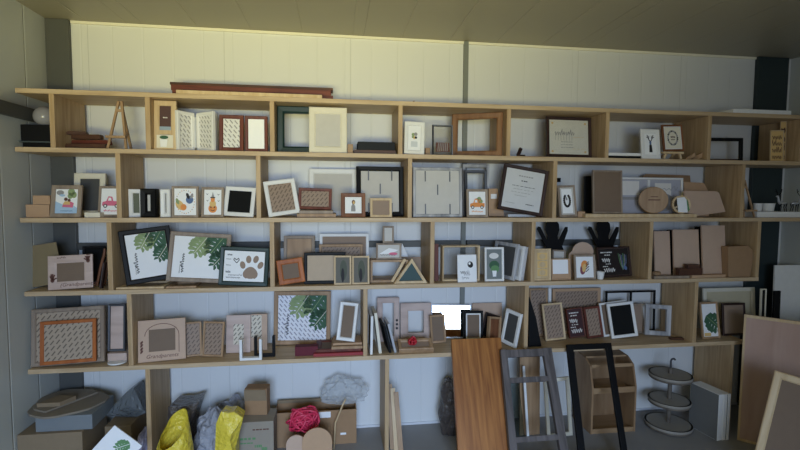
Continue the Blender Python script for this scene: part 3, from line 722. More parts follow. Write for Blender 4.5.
F('large black frame with grey backing and clips beside the upright', 356.5, 404.5, 166, 2, .12, .026, BLACK, GREYP, lean=5, yaw=3, group=G2, t=.045, extra=clips)
F('tiny pale wooden frame with a brown panel before the black frame', 370, 392, 198, 2, .03, .014, LIGHT, MDF, lean=6, group=G2, t=.012)
F('large silver frame with grey backing and five clips', 412.3, 462.5, 167, 2, .05, .018, DISTRESS, GREYP, lean=5, group=G2, t=.022, extra=clips)
F('tall silver frame standing empty behind the pick-up truck print', 462, 489.5, 164, 2, .22, .020, DISTRESS, None, lean=3, group=G2)
F('dark grey empty frame inside the tall silver one', 464, 487.5, 170, 2, .155, .018, GUN, None, lean=5, group=G2, t=.014, z=None)
F('brown frame with an orange pick-up truck carrying pumpkins', 466, 488.3, 189, 2, .02, .014, GREYWOOD, lambda P: pic_truck(P, PUMP, LEAFL), lean=6, group=G2, t=.014)
o = shaped_board('kraft_folder', 'brown cardboard folder with a cut corner beside the truck print', 'folder', [(488.8, 216), (504.5, 216), (502, 204), (497.5, 189), (488.8, 189)], YF+.14, 0, .05, KRAFT, 2, lean=3)
b = MB(); b.box(-.036, .002, .0035, .0045, .106, .135, PAPER); b.build('label', o)
flat('flat_frame', 'white flat frame lying under the tilted certificate', 'picture frame', 508, 536, 2, .11, .10, .016, WHITE, mw=.02, group=G2, fill=GREYP)
F('dark framed certificate tilted to the right on a white frame', 500.5, 553, 163, 2, .03, .020, DARKW, pic_cert, lean=9, yaw=-8, roll=10, group=G2, t=.018, name='framed_certificate', z=SH[3]+.002, glass=False, yabs=YF+.012)
F('thin grey frame with a small round wreath print right of the upright', 556.5, 577.5, 185, 2, .03, .014, GREYWOOD, pic_ring, lean=9, roll=-2, group=G2, strut=True, t=.012, mat_w=.008, mat_m=GREYP)
b = MB(); c0 = at(558.5, 180, YB-.012); b.box(-.017, .017, 0, .009, -.014, .014, BLACK); o = b.build('wall_socket', bevel=.002); o.location = c0; tag(o, 'little black socket on the wall above the round wreath print', 'socket')
zz = flat('wood_plank', 'pale wooden plank lying along the shelf under the disc', 'plank', 585.5, 697, 2, .012, .12, .022, LIGHT)
flat('wood_block', 'small wooden block lying at the left end of the pale plank', 'block', 577.8, 585, 2, .05, .06, .035, KRAFT)
F('tall brown panel in a slim grey frame on the pale plank', 591.5, 623, 170, 2, .05, .010, GREYWOOD, MDFD, lean=5, yaw=-3, group=G2, z=zz, t=.018)
F('black frame seen edge-on behind the tall brown panel', 583.5, 596, 176, 2, .19, .014, BLACK, BLACKBOARD, lean=3, group=G2, t=.02)
def divider(root, w, h):
    b = MB(); b.box(-.008, .008, 0, .014, .016, h-.016, WHITE); b.build('divider', root)
F('long white double frame with two grey snapshots behind the wooden disc', 612, 683.5, 177, 2, .14, .013, WHITE, pic_photo, lean=3, group=G2, t=.018, extra=divider)
# disc
def disc_thing(name, label, cat, cx_px, yt, x0, x1, z0, y, t, m, yaw=-25, lean=8):
    r = (at(x1, 200, y).x-at(x0, 200, y).x)/2/math.cos(R(yaw)) if False else None
    top = at(cx_px, yt, y+.03).z; r = (top-z0)/2
    M = Matrix.Translation((at(cx_px, 200, y).x, y, z0+r)) @ Matrix.Rotation(R(yaw), 4, 'Z') @ Matrix.Rotation(R(-lean), 4, 'X')
    return M, r
M, r = disc_thing('', '', '', 653, 187, 0, 0, zz+.0008, YF+.055, .03, OAK)
b = MB(); b.lathe([(r-.003, -.016), (r, -.012), (r, .012), (r-.003, .016)], (0, 0, 0), OAK, 40, Matrix.Rotation(R(90), 4, 'X'))
b.box(-r*.35, r*.45, -.0175, -.0162, -.003, .003, BROWNI); b.box(-r*.2, r*.3, -.0175, -.0162, .018, .022, BROWNI)
o = b.build('wooden_disc'); o.matrix_world = M; tag(o, 'thick round wooden disc standing on the pale plank', 'disc')
M, r = disc_thing('', '', '', 681, 195.5, 0, 0, zz+.0008, YF+.050, .02, LIGHT, yaw=-12, lean=8)
root = empty('round_plaque', M, 'pale round ring plaque with a white tag on the plank', 'plaque')
b = MB(); pr = [(r-.012, -.008), (r, -.008), (r, .008), (r-.012, .008)]
n = 36; vs = []; fs = []
for k in range(n):
    a = 2*math.pi*k/n
    for q, yy in pr: vs.append((q*math.cos(a), yy, q*math.sin(a)))
for k in range(n):
    for i in range(4): fs.append((k*4+i, ((k+1) % n)*4+i, ((k+1) % n)*4+(i+1) % 4, k*4+(i+1) % 4))
b.add(vs, fs, LIGHT); b.build('ring', root)
b = MB()
for k in range(3): a = R(90+120*k); b.bar((0, 0, 0), ((r-.01)*math.cos(a), 0, (r-.01)*math.sin(a)), .009, .006, LIGHT)
b.build('spokes', root)
b = MB(); b.prism([(-.022, -.0105, -r*.85), (.035, -.0105, -r*.9), (.030, -.0105, r*.5), (.018, -.0105, r*.8), (-.028, -.0105, r*.72)], (0, .002, 0), PAPER); b.build('tag', root)
b = MB(); b.prism([(.036, -.012, -r*.8), (.046, -.012, -r*.6), (.034, -.012, r*.55), (.030, -.012, r*.5)], (0, .002, 0), GREENI); b.build('ribbon', root)
GC = 'brown cardboard sheets in the second row'
shaped_board('cardboard_sheet', 'brown cardboard sheet with rounded corner at the front of the right-hand pile', 'cardboard', [(689, 214.5), (725.5, 212), (719, 193), (716, 191.5), (684, 191)], YF+.06, .1, .012, KRAFTP, 2, group=GC, lean=8)
shaped_board('cardboard_sheet', 'brown cardboard sheet stepped behind the rounded one', 'cardboard', [(686, 213), (709, 213), (708, 191), (704, 183), (684, 182)], YF+.14, .1, .008, KRAFT, 2, group=GC, lean=6)
shaped_board('cardboard_sheet', 'tall cardboard sheet behind the white double frame', 'cardboard', [(645, 211), (694, 211), (690, 175.5), (646, 174), (643, 176)], YF+.235, .1, .006, CARD, 2, group=GC, lean=4)
easel('thin wooden easel standing at the right end of the second row', 746, 757.5, 180, 2, .02, OAK, .009, .16, .1)
zz = flat('white_box', 'long low white box at the right end of the second row', 'box', 757, 806, 2, .03, .13, .036, WHITE)
for i, (xa, xb, lab) in enumerate(((757, 764, 'white cup nearest the easel on the long white box'), (765.5, 776, 'wider white cup behind the deer on the long white box'))):
    a, c = at(xa, 205, YF+.10), at(xb, 205, YF+.10); rr = (c.x-a.x)/2
    b = MB(); b.lathe([(rr*.82, 0), (rr, .052), (rr*.92, .052), (rr*.74, .005)], (0, 0, 0), WHITE, 20); o = b.build('white_cup', smooth=False); o.location = ((a.x+c.x)/2, YF+.12, zz+.0006); tag(o, lab, 'cup', 'white cups on the long white box')
def deer(label, px, d, flip):
    c0 = at(px, 200, YF+d); root = empty('deer_figurine', Matrix.Translation((c0.x, YF+d, zz+.0006)) @ Matrix.Rotation(R(180 if flip else 0), 4, 'Z'), label, 'figurine', 'wire deer figurines')
    b = MB(); m = GUN
    b.tube([(-.026, 0, .052), (-.005, 0, .056), (.02, 0, .054), (.030, 0, .066), (.036, 0, .088), (.040, 0, .100), (.052, 0, .098)], [.008, .011, .010, .008, .006, .007, .004], SILVER, 8)
    b.build('body', root, smooth=True)
    for x, y in ((-.024, .006), (-.022, -.006), (.020, .006), (.022, -.006)):
        b = MB(); b.tube([(x, y, .052), (x+(.006 if x < 0 else -.004), y, .028), (x-.002, y, 0)], [.004, .0028, .002], BLACK, 6); b.build('leg', root)
    for s in (-1, 1):
        b = MB(); b.tube([(.038, s*.004, .104), (.030, s*.014, .124), (.036, s*.022, .146)], .0022, BLACK, 6); b.tube([(.031, s*.014, .122), (.044, s*.018, .134)], .0018, BLACK, 6); b.build('antler', root)
    return root
deer('small silver and black deer figurine facing left beside the cups', 783, .06, True)
deer('small silver and black deer figurine nearest the right edge', 795, .055, False)

# ================================================================ third row
board('hardboard_sheet', 'olive brown hardboard sheet leaning at the far left', 'board', 22.5, 64, 242, 3, .10, OLIVE, lean=4, roll=-9, yaw=4, t=.006)
def hands(root, w, h):
    b = MB(); b.raw = 1; P = Pic(b, -w/2, w/2, 0, h, .0005)
    for u, v, s in ((.10, .28, 1), (.90, .82, -1)):
        P.k = 1; P.disc(u, v, .045, .07, BROWNI)
        for a in (60, 85, 105, 130, 20 if s > 0 else 160): P.k = 1; q = R(a); P.line([(u, v), (u+.10*math.cos(q), v+.19*math.sin(q))], .007, BROWNI)
    P.k = 2; P.script(.2, .4, .93, .04, BROWNI, .002, 6); b.build('hand_prints', root)
    textmesh('(Grandparents)', .027, BROWNI, 'lettering', root, (.035, .0002, .014), shear=.3)
F('white board frame with hand prints and a word along the bottom', 47.5, 93.8, 254, 3, .02, .040, PINKW, MDFD, lean=8, yaw=6, roll=-2, group=G3, t=.012, strut=True, extra=hands)
F('black frame standing behind the white hand print frame', 82, 106, 246, 3, .17, .016, BLACK, BLACKBOARD, lean=4, group=G3)
b = MB(); c0 = at(101, 283, YF+.09)
for k in range(2):
    b.tube([(-.02+.03*k, .01*k, .004), (.0+.03*k, .01*k, .10), (.02+.02*k, .01*k, .17), (.024+.02*k, .01*k, .205)], [.006, .007, .007, .005], BROWN, 8)
o = b.build('carved_wood_piece'); o.location = (c0.x-.005, YF+.10, SH[4]+.003); tag(o, 'pair of curved brown wood pieces against the upright', 'ornament')
F('small frame with a white sheet tucked beside the upright', 99, 107, 262, 3, .05, .008, DARKW, PAPER, lean=3, roll=8, group=G3)
zz = flat('flat_frame', 'pale wooden frame lying flat below the black leaf print', 'picture frame', 116, 164, 3, .02, .20, .010, LIGHT, mw=.03, group=G3)
flat('flat_frame', 'narrow pale frame lying flat below the wooden leaf print', 'picture frame', 166, 196, 3, .02, .16, .010, OAK, mw=.025, group=G3, yaw=3)
F('large black frame with a green leaf print leaning at the left', 113.8, 174, 225, 3, .045, .026, BLACK, pic_monstera, lean=4, yaw=16, roll=-7, group=G3, z=zz, t=.018)
F('large pale wooden frame with a green leaf print', 165.5, 232, 231, 3, .032, .022, GREYWOOD, pic_monstera, lean=10, yaw=3, roll=4, group=G3, z=SH[4]+.012, t=.018)
F('dark green frame with a brown paw print', 218, 270, 246, 3, .002, .022, GREENB, pic_paw, lean=7, yaw=-1, roll=3, group=G3, t=.018)
F('greyed wood frame filled with pale boards at the back', 283.5, 315, 235.5, 3, .17, .020, GREYWOOD, OAK, lean=8, group=G3, t=.018)
F('bright orange stained frame with a brown panel', 274.5, 304, 257, 3, .02, .028, ORANGE, MDFD, lean=10, yaw=8, roll=-7, group=G3, t=.016, strut=False)
F('large white frame with a brown panel at the back of the third row', 319.5, 369, 233.5, 3, .235, .018, WHITE, MDF, lean=4, group=G3, t=.014)
F('pale wooden frame with a dashed sheet before the white one', 319, 363, 244, 3, .18, .016, OAK, DASHB, lean=5, group=G3, t=.014)
F('black frame with a plain beige panel', 304, 345.5, 252, 3, .05, .018, BLACK, BEIGE, lean=8, group=G3, t=.016)
F('narrow white-edged frame with a dim photo left of its twin', 334, 351.5, 255.5, 3, .015, .010, LIGHT, pic_darkphoto, lean=6, group=G3, t=.012)
F('narrow white-edged frame with a dim photo next to the open little shelf', 352, 369.5, 255.8, 3, .015, .010, LIGHT, pic_darkphoto, lean=6, group=G3, t=.012)
# little open box shelf with two frames on it
z0 = SH[4]+.0006; a, c = at(370.5, 283, YF+.07), at(408, 283, YF+.07); w = c.x-a.x; h = at(390, 260, YF+.07).z-z0
root = empty('open_box', Matrix.Translation(((a.x+c.x)/2, YF+.07, z0)), 'low open wooden box shelf behind the triangle frame', 'box')
b = MB(); b.box(-w/2, w/2, 0, .09, 0, .012, OAK); b.build('bottom', root)
b = MB(); b.box(-w/2, w/2, 0, .09, h-.012, h, OAK); b.build('top', root)
for s in (-1, 1): b = MB(); b.box(s*w/2-(.012 if s > 0 else 0), s*w/2+(0 if s > 0 else .012), 0, .09, .012, h-.012, OAK); b.build('side', root)
zb = z0+h+.0006
def clutter(P): P.rect(0, 1, 0, 1, GREYP); P.k = 2; P.put([(.05, .3), (.5, .75), (.95, .6), (.6, .3)], PAPER); P.k = 3; P.disc(.7, .3, .2, .12, PINKI); P.k = 3; P.script(.1, .8, .2, .1, INKG, .003, 6)
F('brown frame with a blurry white picture on the little open box', 376, 401.5, 243, 3, .075, .010, GREYWOOD, clutter, lean=3, group=G3, z=zb, t=.02)
b = F('tiny wooden frame standing on top of the stacked frames', 382.5, 394, 226, 3, .080, .010, GREYWOOD, GREYP, lean=0, group=G3, z=at(390, 243, YF+.08).z, t=.016)
shaped_board('paper_sheet', 'white triangular paper behind the wooden triangle frame', 'paper', [(399, 262), (418, 262), (402, 243)], YF+.20, 0, .003, PAPER, z0=SH[4]+.0008, lean=3)
shaped_board('hardboard_sheet', 'brown board behind the wooden triangle frame', 'board', [(400, 279), (421, 279), (421, 257), (400, 257)], YF+.165, 0, .005, MDF, 3, lean=4)
def triangle(label, pts, y, m, mi, t=.03, lean=4, bw=.014):
    z0 = SH[4]+.0006; W = [at(px, py, y) for px, py in pts]; zmin = min(p.z for p in W)
    o0 = Vector((W[0].x, y, z0)); W = [Vector((p.x-o0.x, 0, 0 if p.z-zmin < .02 else p.z-z0)) for p in W]
    cen = sum(W, Vector())/3; A = (W[1]-W[0]).cross(W[2]-W[0]).length; per = sum((W[i]-W[i-1]).length for i in range(3)); rin = A/per
    inn = [cen+(p-cen)*max(.1, 1-bw/rin) for p in W]
    root = empty('triangle_frame', Matrix.Translation(o0), label, 'picture frame', G3)
    b = MB(); vs = []; fs = []
    for k in range(3):
        for p, yy in ((W[k], 0), (inn[k], .003), (inn[k], t), (W[k], t)): vs.append((p.x, yy, p.z))
    for k in range(3):
        q = (k+1) % 3
        for i in range(4): j = (i+1) % 4; fs.append((k*4+i, q*4+i, q*4+j, k*4+j))
    b.add(vs, fs, m); b.build('moulding', root)
    b = MB(); b.prism([(p.x, t*.7, p.z) for p in inn], (0, .004, 0), mi); b.build('backing', root)
triangle('wooden triangle frame with a dark green panel', [(394, 281.5), (427.5, 281.5), (412, 258.5)], YF+.02, LIGHT, mat('dark green felt', S(52, 78, 78)))
b = MB(); a, c = at(392, 281, YF+.06), at(405, 259, YF+.06); b.bar((a.x, YF+.06, SH[4]+.006), (c.x-.0, YF+.06, c.z), .016, .012, LIGHT); o = b.build('wood_strip', origin=(a.x, YF+.06, SH[4])); tag(o, 'pale strip leaning diagonally against the triangle frame', 'strip')
# shadow box
F('pale shadow box frame with glass and a white flower card in front', 440, 480.3, 244.5, 3, .05, .012, LIGHT, None, lean=1, group=G3, t=.06, glass=True, name='shadow_box_frame')
shaped_board('hardboard_sheet', 'thin brown board leaning left of the shadow box', 'board', [(434.5, 281), (438.5, 281), (438.5, 244), (434.5, 244)], YF+.08, 0, .02, RED, 3, lean=1)
b = MB(); a = at(467, 278, YF+.03)
F('white card with a flower sketch in front of the shadow box', 457, 477, 254.5, 3, .02, .002, PAPER, pic_card_flower, lean=8, t=.004, name='greeting_card', cat='card')
F('white frame with a photo of a potted plant', 484, 504.3, 247, 3, .03, .013, WHITE, pic_plant, lean=5, group=G3, t=.014, strut=True)
for xb, yt, mm, fl_, lab in ((520, 240.5, DISTRESS, SLATE, 'distressed silver frame with a dark panel in front of two edge-on frames'), (525.8, 242.5, WHITE, GREYP, 'white frame seen edge-on in the middle of three leaning frames'), (532.2, 243, DISTRESS, GREYP, 'silver frame seen edge-on nearest the upright')):
    F(lab, xb-17, xb, yt, 3, .03, .022, mm, fl_, lean=8, yaw=-64, roll=2, group=G3, t=.014, w=.19, anchor='r')
F('pale carved wooden panel left of the blank white card', 533.3, 551.3, 248.5, 3, .02, .014, LIGHT, lambda P: (P.rect(0, 1, 0, 1, LIGHT), [(setattr(P, 'k', 2), P.rect(.1, .9, .08+.3*i, .33+.3*i, YELLO), P.disc(.5, .2+.3*i, .25, .1, LIGHT)) for i in range(3)]), lean=4, t=.014, name='carved_plaque', cat='plaque', strut=True)
F('kraft frame with a blank white card in its window', 550.5, 571, 258.5, 3, .035, .008, KRAFT, KRAFT, lean=7, group=G3, t=.012, extra=lambda r, w, h: (lambda b: (b.box(-w/2+.006, w/2-.018, -.003, .0, h*.28, h-.006, PAPER), b.build('card', r)))(MB()))
F('small grey framed sheet leaning behind the blank white card', 551, 566, 249.5, 3, .12, .010, GREYWOOD, GREYP, lean=5, roll=3, group=G3, t=.012)
F('wooden frame with a fox and flowers print', 573, 596.3, 254.5, 3, .02, .012, GREYWOOD, pic_fox, lean=8, group=G3, t=.014)
F('black framed words with a feather beside the fox print', 595.5, 632.3, 246, 3, .07, .010, DARKW, lambda P: pic_words(P, mat('near black print', S(34, 27, 28), .35)), lean=9, roll=-2, group=G3, t=.014, strut=True)
# arched cardboard
pts = [(568, 279), (600, 279), (596, 262), (593, 254)]+[(583+11*math.cos(R(a)), 253-11*math.sin(R(a))) for a in range(10, 171, 20)]+[(569, 254)]
shaped_board('arched_board', 'arched pale cardboard behind the fox print', 'cardboard', pts, YF+.115, 0, .006, KRAFTP, 3, lean=4)
# black figures with raised arms
def black_shape(label, x0, d):
    f = lambda u, v: (x0+u*34, v)
    pts = [f(.30, 278), f(.28, 246), f(.02, 229), f(.06, 226.5), f(.12, 227), f(.32, 241), f(.34, 236), f(.27, 230), f(.29, 223), f(.38, 220.5), f(.58, 220.5), f(.66, 224), f(.68, 230), f(.62, 236), f(.64, 241), f(.86, 227), f(.92, 227), f(.92, 231), f(.76, 246), f(.86, 256), f(.86, 278)]
    return shaped_board('black_cutout', label, 'cutout', pts, YF+d, 0, .010, BLACK, 3, group='black cutouts with raised arms', lean=2)
black_shape('black cutout with rounded head and raised arms behind the arched board', 536.5, .20)
black_shape('black cutout with rounded head and raised arms behind the framed words', 587.5, .22)
c0 = at(601.5, 279, YF+.03); b = MB(); b.lathe([(.018, 0), (.025, .045), (.022, .045), (.016, .006)], (0, 0, 0), WHITE, 22); o = b.build('white_cup'); o.location = (c0.x, YF+.045, SH[4]+.0006); tag(o, 'little white cup in front of the framed words', 'cup')
GK = 'kraft boards in the right-hand cubby'
for xa, xb, yt, d, mm, lab, r_ in ((652.8, 671, 231, .10, KRAFTP, 'pinkish kraft board at the left of three in the right cubby', 0), (671.8, 700, 229.5, .08, KRAFTP, 'wide pinkish kraft board in the middle of three', 0), (700.3, 726.5, 225.3, .06, KRAFTP, 'tall pale kraft board with rounded corner at the right of three', 0)):
    board('kraft_board', lab, 'board', xa, xb, yt, 3, d, mm, lean=6, t=.012, group=GK, roll=r_)
for xa, xb, yt, lab in ((652.5, 662, 230.5, 'black frame edge behind the left kraft board'), (666, 672.5, 230, 'black frame edge between the kraft boards'), (694, 701, 226.5, 'black frame edge behind the tall kraft board')):
    board('black_board', lab, 'board', xa, xb, yt, 3, .18, BLACK, lean=3, t=.012, group='black boards behind the kraft boards')
flat('dark_box', 'small dark brown box in front of the middle kraft board', 'box', 680, 704, 3, .035, .06, .044, DARKX) if False else None
def wedge(label, x0, x1, d, h, m, name, yaw, z):
    a, c = at(x0, 265, YF+d), at(x1, 265, YF+d); L = c.x-a.x
    b = MB(); b.box(-L/2, L/2, 0, .035, 0, h, m); o = b.build(name, bevel=.001); o.matrix_world = Matrix.Translation(((a.x+c.x)/2, YF+d, z)) @ Matrix.Rotation(R(yaw), 4, 'Z'); tag(o, label, 'offcut', 'wood pieces below the kraft boards'); return z+h
zc = wedge('flat greyish strip lying along the front of the right cubby', 655, 690, .01, .016, GREYWOOD, 'moulding_offcut', 0, SH[4]+.0006)
zd = wedge('dark brown block lying on the greyish strip', 679.5, 703, .013, .045, DARKX, 'wood_block', 2, zc+.0006)
wedge('short dark brown block on top of the other dark block', 688.5, 700, .014, .022, DARKX, 'wood_block', -6, zd+.0006)
wedge('pale curved strip beside the greyish strip in the right cubby', 692, 727, .012, .018, KRAFT, 'moulding_offcut', 2, SH[4]+.0006)
b = MB(); c0 = at(657, 268, YF+.07); b.lathe([(.022, 0), (.026, .008), (.026, .03), (.022, .034)], (0, 0, 0), CARD, 20); o = b.build('tape_roll'); o.location = (c0.x, YF+.075, SH[4]+.0006); tag(o, 'small brown roll at the left of the kraft boards', 'roll')
shaped_board('cardboard_sheet', 'torn brown cardboard piece against the last upright', 'cardboard', [(728.5, 276), (750, 277), (752.5, 262), (753, 251), (748, 246), (728, 247)], YF+.012, 0, .05, CARD, 3, lean=2)

# ================================================================ long bottom shelf
F('large greyed frame with a dashed sheet at the left end', 30.5, 106, 305, 4, .026, .022, GREYWOOD, DASHG, lean=8, yaw=4, roll=-1.5, group=G4, t=.022, strut=True)
F('orange stained frame with a dashed sheet inside the large greyed frame', 39.5, 97, 318, 4, .008, .018, ORANGE, DASHG, lean=8, yaw=4, roll=-1.5, group=G4, t=.014, z=SH[5]+.014)
zz = flat('cardboard_box', 'low box under the pinkish grey frame beside the upright', 'box', 107.5, 126.5, 4, .06, .16, .05, PINKW)
F('dark framed pinkish grey panel standing on the low box', 107.5, 126.8, 303.5, 4, .09, .012, GUN, PINKW, lean=5, group=G4, z=zz)
c0 = at(116, 360, YF+.035); b = MB(); b.lathe([(.03, 0), (.046, .004), (.046, .010), (.03, .012)], (0, 0, 0), WHITE, 26); o = b.build('plastic_disc'); o.location = (c0.x, YF+.05, SH[5]+.0006); o.rotation_euler = (0, 0, 0); tag(o, 'round white plastic disc lying in front of the low box', 'disc')
def arch(root, w, h):
    b = MB(); b.raw = 1; P = Pic(b, -w/2, w/2, 0, h, .0005); P.k = 1
    pts = [(.86, .18)]+[(.5+.36*math.cos(R(a)), .62+.28*math.sin(R(a))) for a in range(0, 181, 15)]; P.line(pts, .003, BROWNI)
    P.k = 1
    for v in (.25, .32, .4, .47): P.k = 1; P.disc(.07, v, .05, .025, BROWNI, 50)
    b.build('engraving', root); textmesh('Grandparents', .029, BROWNI, 'lettering', root, (0, .0002, .018), shear=.3)
F('kraft board frame engraved with an arch and a word', 133.5, 182, 317.5, 4, .03, .052, KRAFTP, MDFD, lean=9, yaw=8, roll=-1, group=G4, t=.012, strut=True, extra=arch)
F('raw wooden frame with a dashed sheet beside its fellow, turned right', 180.5, 202.3, 321, 4, .09, .010, OAK, DASHB, lean=8, yaw=10, roll=-1, group=G4, t=.014)
F('raw wooden frame with a dashed sheet nearer the pinkish boards', 201.5, 225.3, 321, 4, .075, .011, OAK, DASHB, lean=8, yaw=-8, roll=1, group=G4, t=.016)
def window(u0, u1, v0, v1, m):
    def g(root, w, h):
        b = MB(); b.box(w*(u0-.5), w*(u1-.5), -.0012, -.0003, h*v0, h*v1, m); b.build('insert', root)
    return g
def kraft_panel(label, x0, x1, yt, d, m, lean, win, dm, **k):
    o = board('window_board', label, 'board', x0, x1, yt, 4, d, m, lean=lean, t=.012, group='pinkish boards behind the little stands', **k)
    M, w, h = fit(x0, x1, yt, SH[5], d, lean, 0, 0, .012); u0, u1, v0, v1 = win
    b = MB(); b.box(w*(u0-.5), w*(u1-.5), -.0012, -.0003, h*v0, h*v1, dm); b.build('insert', o); return o
kraft_panel('pinkish board with a dashed insert at the left of two', 226, 251, 314.5, .14, PINKW, 6, (.30, .72, .22, .76), DASHC)
kraft_panel('pinkish board with a dashed insert at the right of two', 250.8, 267.5, 313.5, .165, KRAFTP, 6, (.02, .66, .36, .97), DASHC)
def u_stand(label, x0, x1, ytop, ybot, d, m, row=4, yaw=0):
    z0 = SH[row+1]+.0006; y = YF+d; a, c = at(x0, ybot, y), at(x1, ybot, y); w = c.x-a.x; h = at(x0, ytop, y).z-z0; t = .014
    root = empty('u_shaped_stand', Matrix.Translation(((a.x+c.x)/2, y, z0)) @ Matrix.Rotation(R(yaw), 4, 'Z'), label, 'stand', 'small U-shaped stands')
    b = MB(); b.box(-w/2, w/2, 0, .03, 0, t, m); b.build('base', root, .001)
    for s in (-1, 1): b = MB(); b.box(s*w/2-(t if s > 0 else 0), s*w/2+(0 if s > 0 else t), 0, .03, t, h, m); b.build('arm', root, .001)
u_stand('white U-shaped stand in front of the pinkish boards', 239.5, 261.8, 340, 357, .005, WHITE)
u_stand('black U-shaped stand behind the white one', 254, 274.8, 337, 350, .05, BLACK)
F('wooden frame with a green leaf print on a dashed sheet', 273.3, 331, 291, 4, .235, .024, OAK, lambda P: pic_monstera(P, DASHM), lean=3, group=G4, t=.016, yaw=-1, roll=1)
za = flat('red_case', 'dark red flat case at the left of the red frames', 'case', 295, 318, 4, .045, .05, .052, mat('dark red cloth', S(98, 30, 44), .7))
zz = flat('flat_frame', 'red frame lying flat, lowest below the tilted white frame', 'picture frame', 313.5, 363, 4, .02, .20, .018, mat('bright dark red', S(150, 52, 56), .5), mw=.03, group=G4, fill=MDF)
zz = flat('flat_frame', 'reddish wooden frame lying flat on the red one', 'picture frame', 316, 361, 4, .04, .18, .016, RED, mw=.03, group=G4, z=zz, fill=MDFD)
zz = flat('flat_frame', 'raw wooden frame lying flat, topmost under the white frame', 'picture frame', 331.5, 362.5, 4, .03, .18, .016, OAK, mw=.025, group=G4, z=zz, fill=MDF)
zz = flat('wood_plank', 'short curved brown board under the tilted white frame', 'plank', 333, 362, 4, .05, .14, .012, KRAFT, z=zz)
F('white box frame with a brown panel tilted on the flat frames', 336, 359.3, 301, 4, .045, .020, WHITE, MDFD, lean=9, yaw=-12, roll=5, group=G4, z=zz, t=.03)
for xa, xb, yt, mm, lab, r_, d in ((368.3, 372, 309, WHITE, 'white thin frame standing on edge against the upright', 1, .02), (371.5, 381, 306, CREAM, 'cream thick frame standing on edge second from the upright', -7, .03)):
    F(lab, xa, xb, yt, 4, d, .02, mm, MDFD, lean=r_, yaw=-88, group=G4, w=.17, t=.017 if mm is CREAM else .014)
F('black frame standing on edge beside the cream one', 379.5, 390.5, 318, 4, .03, .02, BLACK, BLACKBOARD, lean=-13, yaw=-86, group=G4, w=.16, t=.014)
F('white-edged black frame leaning on edge, rightmost of the four', 384.5, 395, 317, 4, .03, .02, SILVER, BLACKBOARD, lean=-14, yaw=-86, group=G4, w=.15, t=.014)
def dots(root, w, h):
    b = MB()
    for i in range(3): 
        z = h*(.30+.09*i); b.prism([(w/2-.016+.008*math.cos(a_*.785), -.001, z+.008*math.sin(a_*.785)) for a_ in range(8)], (0, .0012, 0), INK)
    b.build('dots', root)
F('pinkish whitewashed open frame with three dark dots', 377, 399.5, 297, 4, .24, .034, PINKW, None, lean=4, group=G4, t=.014, extra=dots)
F('pinkish whitewashed open frame left of the bright mirror', 400.3, 431.5, 302.5, 4, .24, .048, PINKW, None, lean=5, group=G4, t=.014)
F('raw wooden tray frame lying back with a red bow on it', 397, 434, 337.5, 4, .010, .020, OAK, MDF, lean=66, group=G4, t=.03, name='tray_frame')
# bow
c0 = at(412, 346, YF+.06); rt = empty('red_bow', Matrix.Translation((c0.x, YF+.050, SH[5]+.042)), 'shiny red ribbon bow lying on the tray frame', 'bow'); RB = mat('shiny red ribbon', S(190, 40, 52), .3)
rnd = random.Random(3)
for k in range(9):
    a = k*2*math.pi/7; r_ = .020 if k < 7 else .008; b = MB(); q = .012
    px, py = r_*math.cos(a), r_*math.sin(a); zh = .020 if k < 7 else .034
    pts = []
    for j in range(9):
        t = j/8*math.pi*2; pts.append((px*.55+math.cos(t)*.013*math.cos(a), py*.55+math.cos(t)*.013*math.sin(a), zh+.015*math.sin(t)-.004))
    b.tube(pts[:-1]+[pts[0]], .0052, RB, 6); b.build('loop', rt, smooth=True)
F('silver framed mirror shining white on the bottom shelf', 431, 471.5, 304, 4, .235, .010, SILVER, MIRROR, lean=10, yaw=-9, group=G4, t=.014, name='framed_mirror', cat='mirror')
F('small raw wooden frame with a brown panel before the mirror', 429.3, 446.5, 314, 4, .17, .013, OAK, MDFD, lean=6, roll=-3, group=G4, t=.014)
F('black frame with white mat and brown panel before the mirror', 463, 483.3, 310.5, 4, .17, .016, BLACK, MDFD, lean=7, roll=1, group=G4, t=.014, mat_w=.008, mat_m=WHITE)
board('hardboard_sheet', 'pinkish brown board standing behind the black frame', 'board', 471.8, 502, 302.5, 4, .29, KRAFTP, lean=1, t=.006)
F('dark wooden frame leaning to the right behind the brown box frame', 484, 496.5, 312, 4, .205, .012, DARKW, BLACKBOARD, lean=5, yaw=-30, roll=12, group=G4, t=.014, w=.09)
F('brown wooden box frame standing turned beside the white leaning frame', 486, 502, 316, 4, .125, .014, OAK, BROWN, lean=9, yaw=10, roll=8, group=G4, t=.028)
F('white frame turned nearly edge-on left of the upright', 508.5, 526, 308, 4, .012, .022, WHITE, SLATE, lean=8, yaw=-66, roll=5, group=G4, t=.016, w=.125, anchor='r')
F('narrow frame with a dashed sheet right behind the upright', 528.5, 548, 288, 4, .235, .012, OAK, DASHB, lean=3, group=G4, t=.012)
board('white_board', 'narrow white board between the two dashed frames at the back', 'panel', 547.5, 551.5, 288, 4, .25, WHITE, lean=2, t=.01)
F('large raw wooden frame with a dashed sheet at the back', 551.5, 601, 287.5, 4, .262, .020, KRAFT, DASHB, lean=2, group=G4, t=.014)
shaped_board('black_wedge_board', 'black pointed board leaning right of the upright', 'board', [(528.6, 346.5), (541.5, 347), (536, 318), (529.5, 297)], YF+.04, 0, .012, BLACK, 4, lean=6)
F('pale wooden frame with a dashed sheet beside the black pointed board', 541, 566.3, 302, 4, .13, .012, LIGHT, DASHB, lean=10, roll=-4, group=G4, t=.014, strut=False)
F('dark red frame with white hand lettering', 565, 586, 307, 4, .165, .006, RED, lambda P: pic_words(P, mat('dark maroon print', S(64, 36, 38), .5), False, .95), lean=10, roll=-5, group=G4, t=.014)
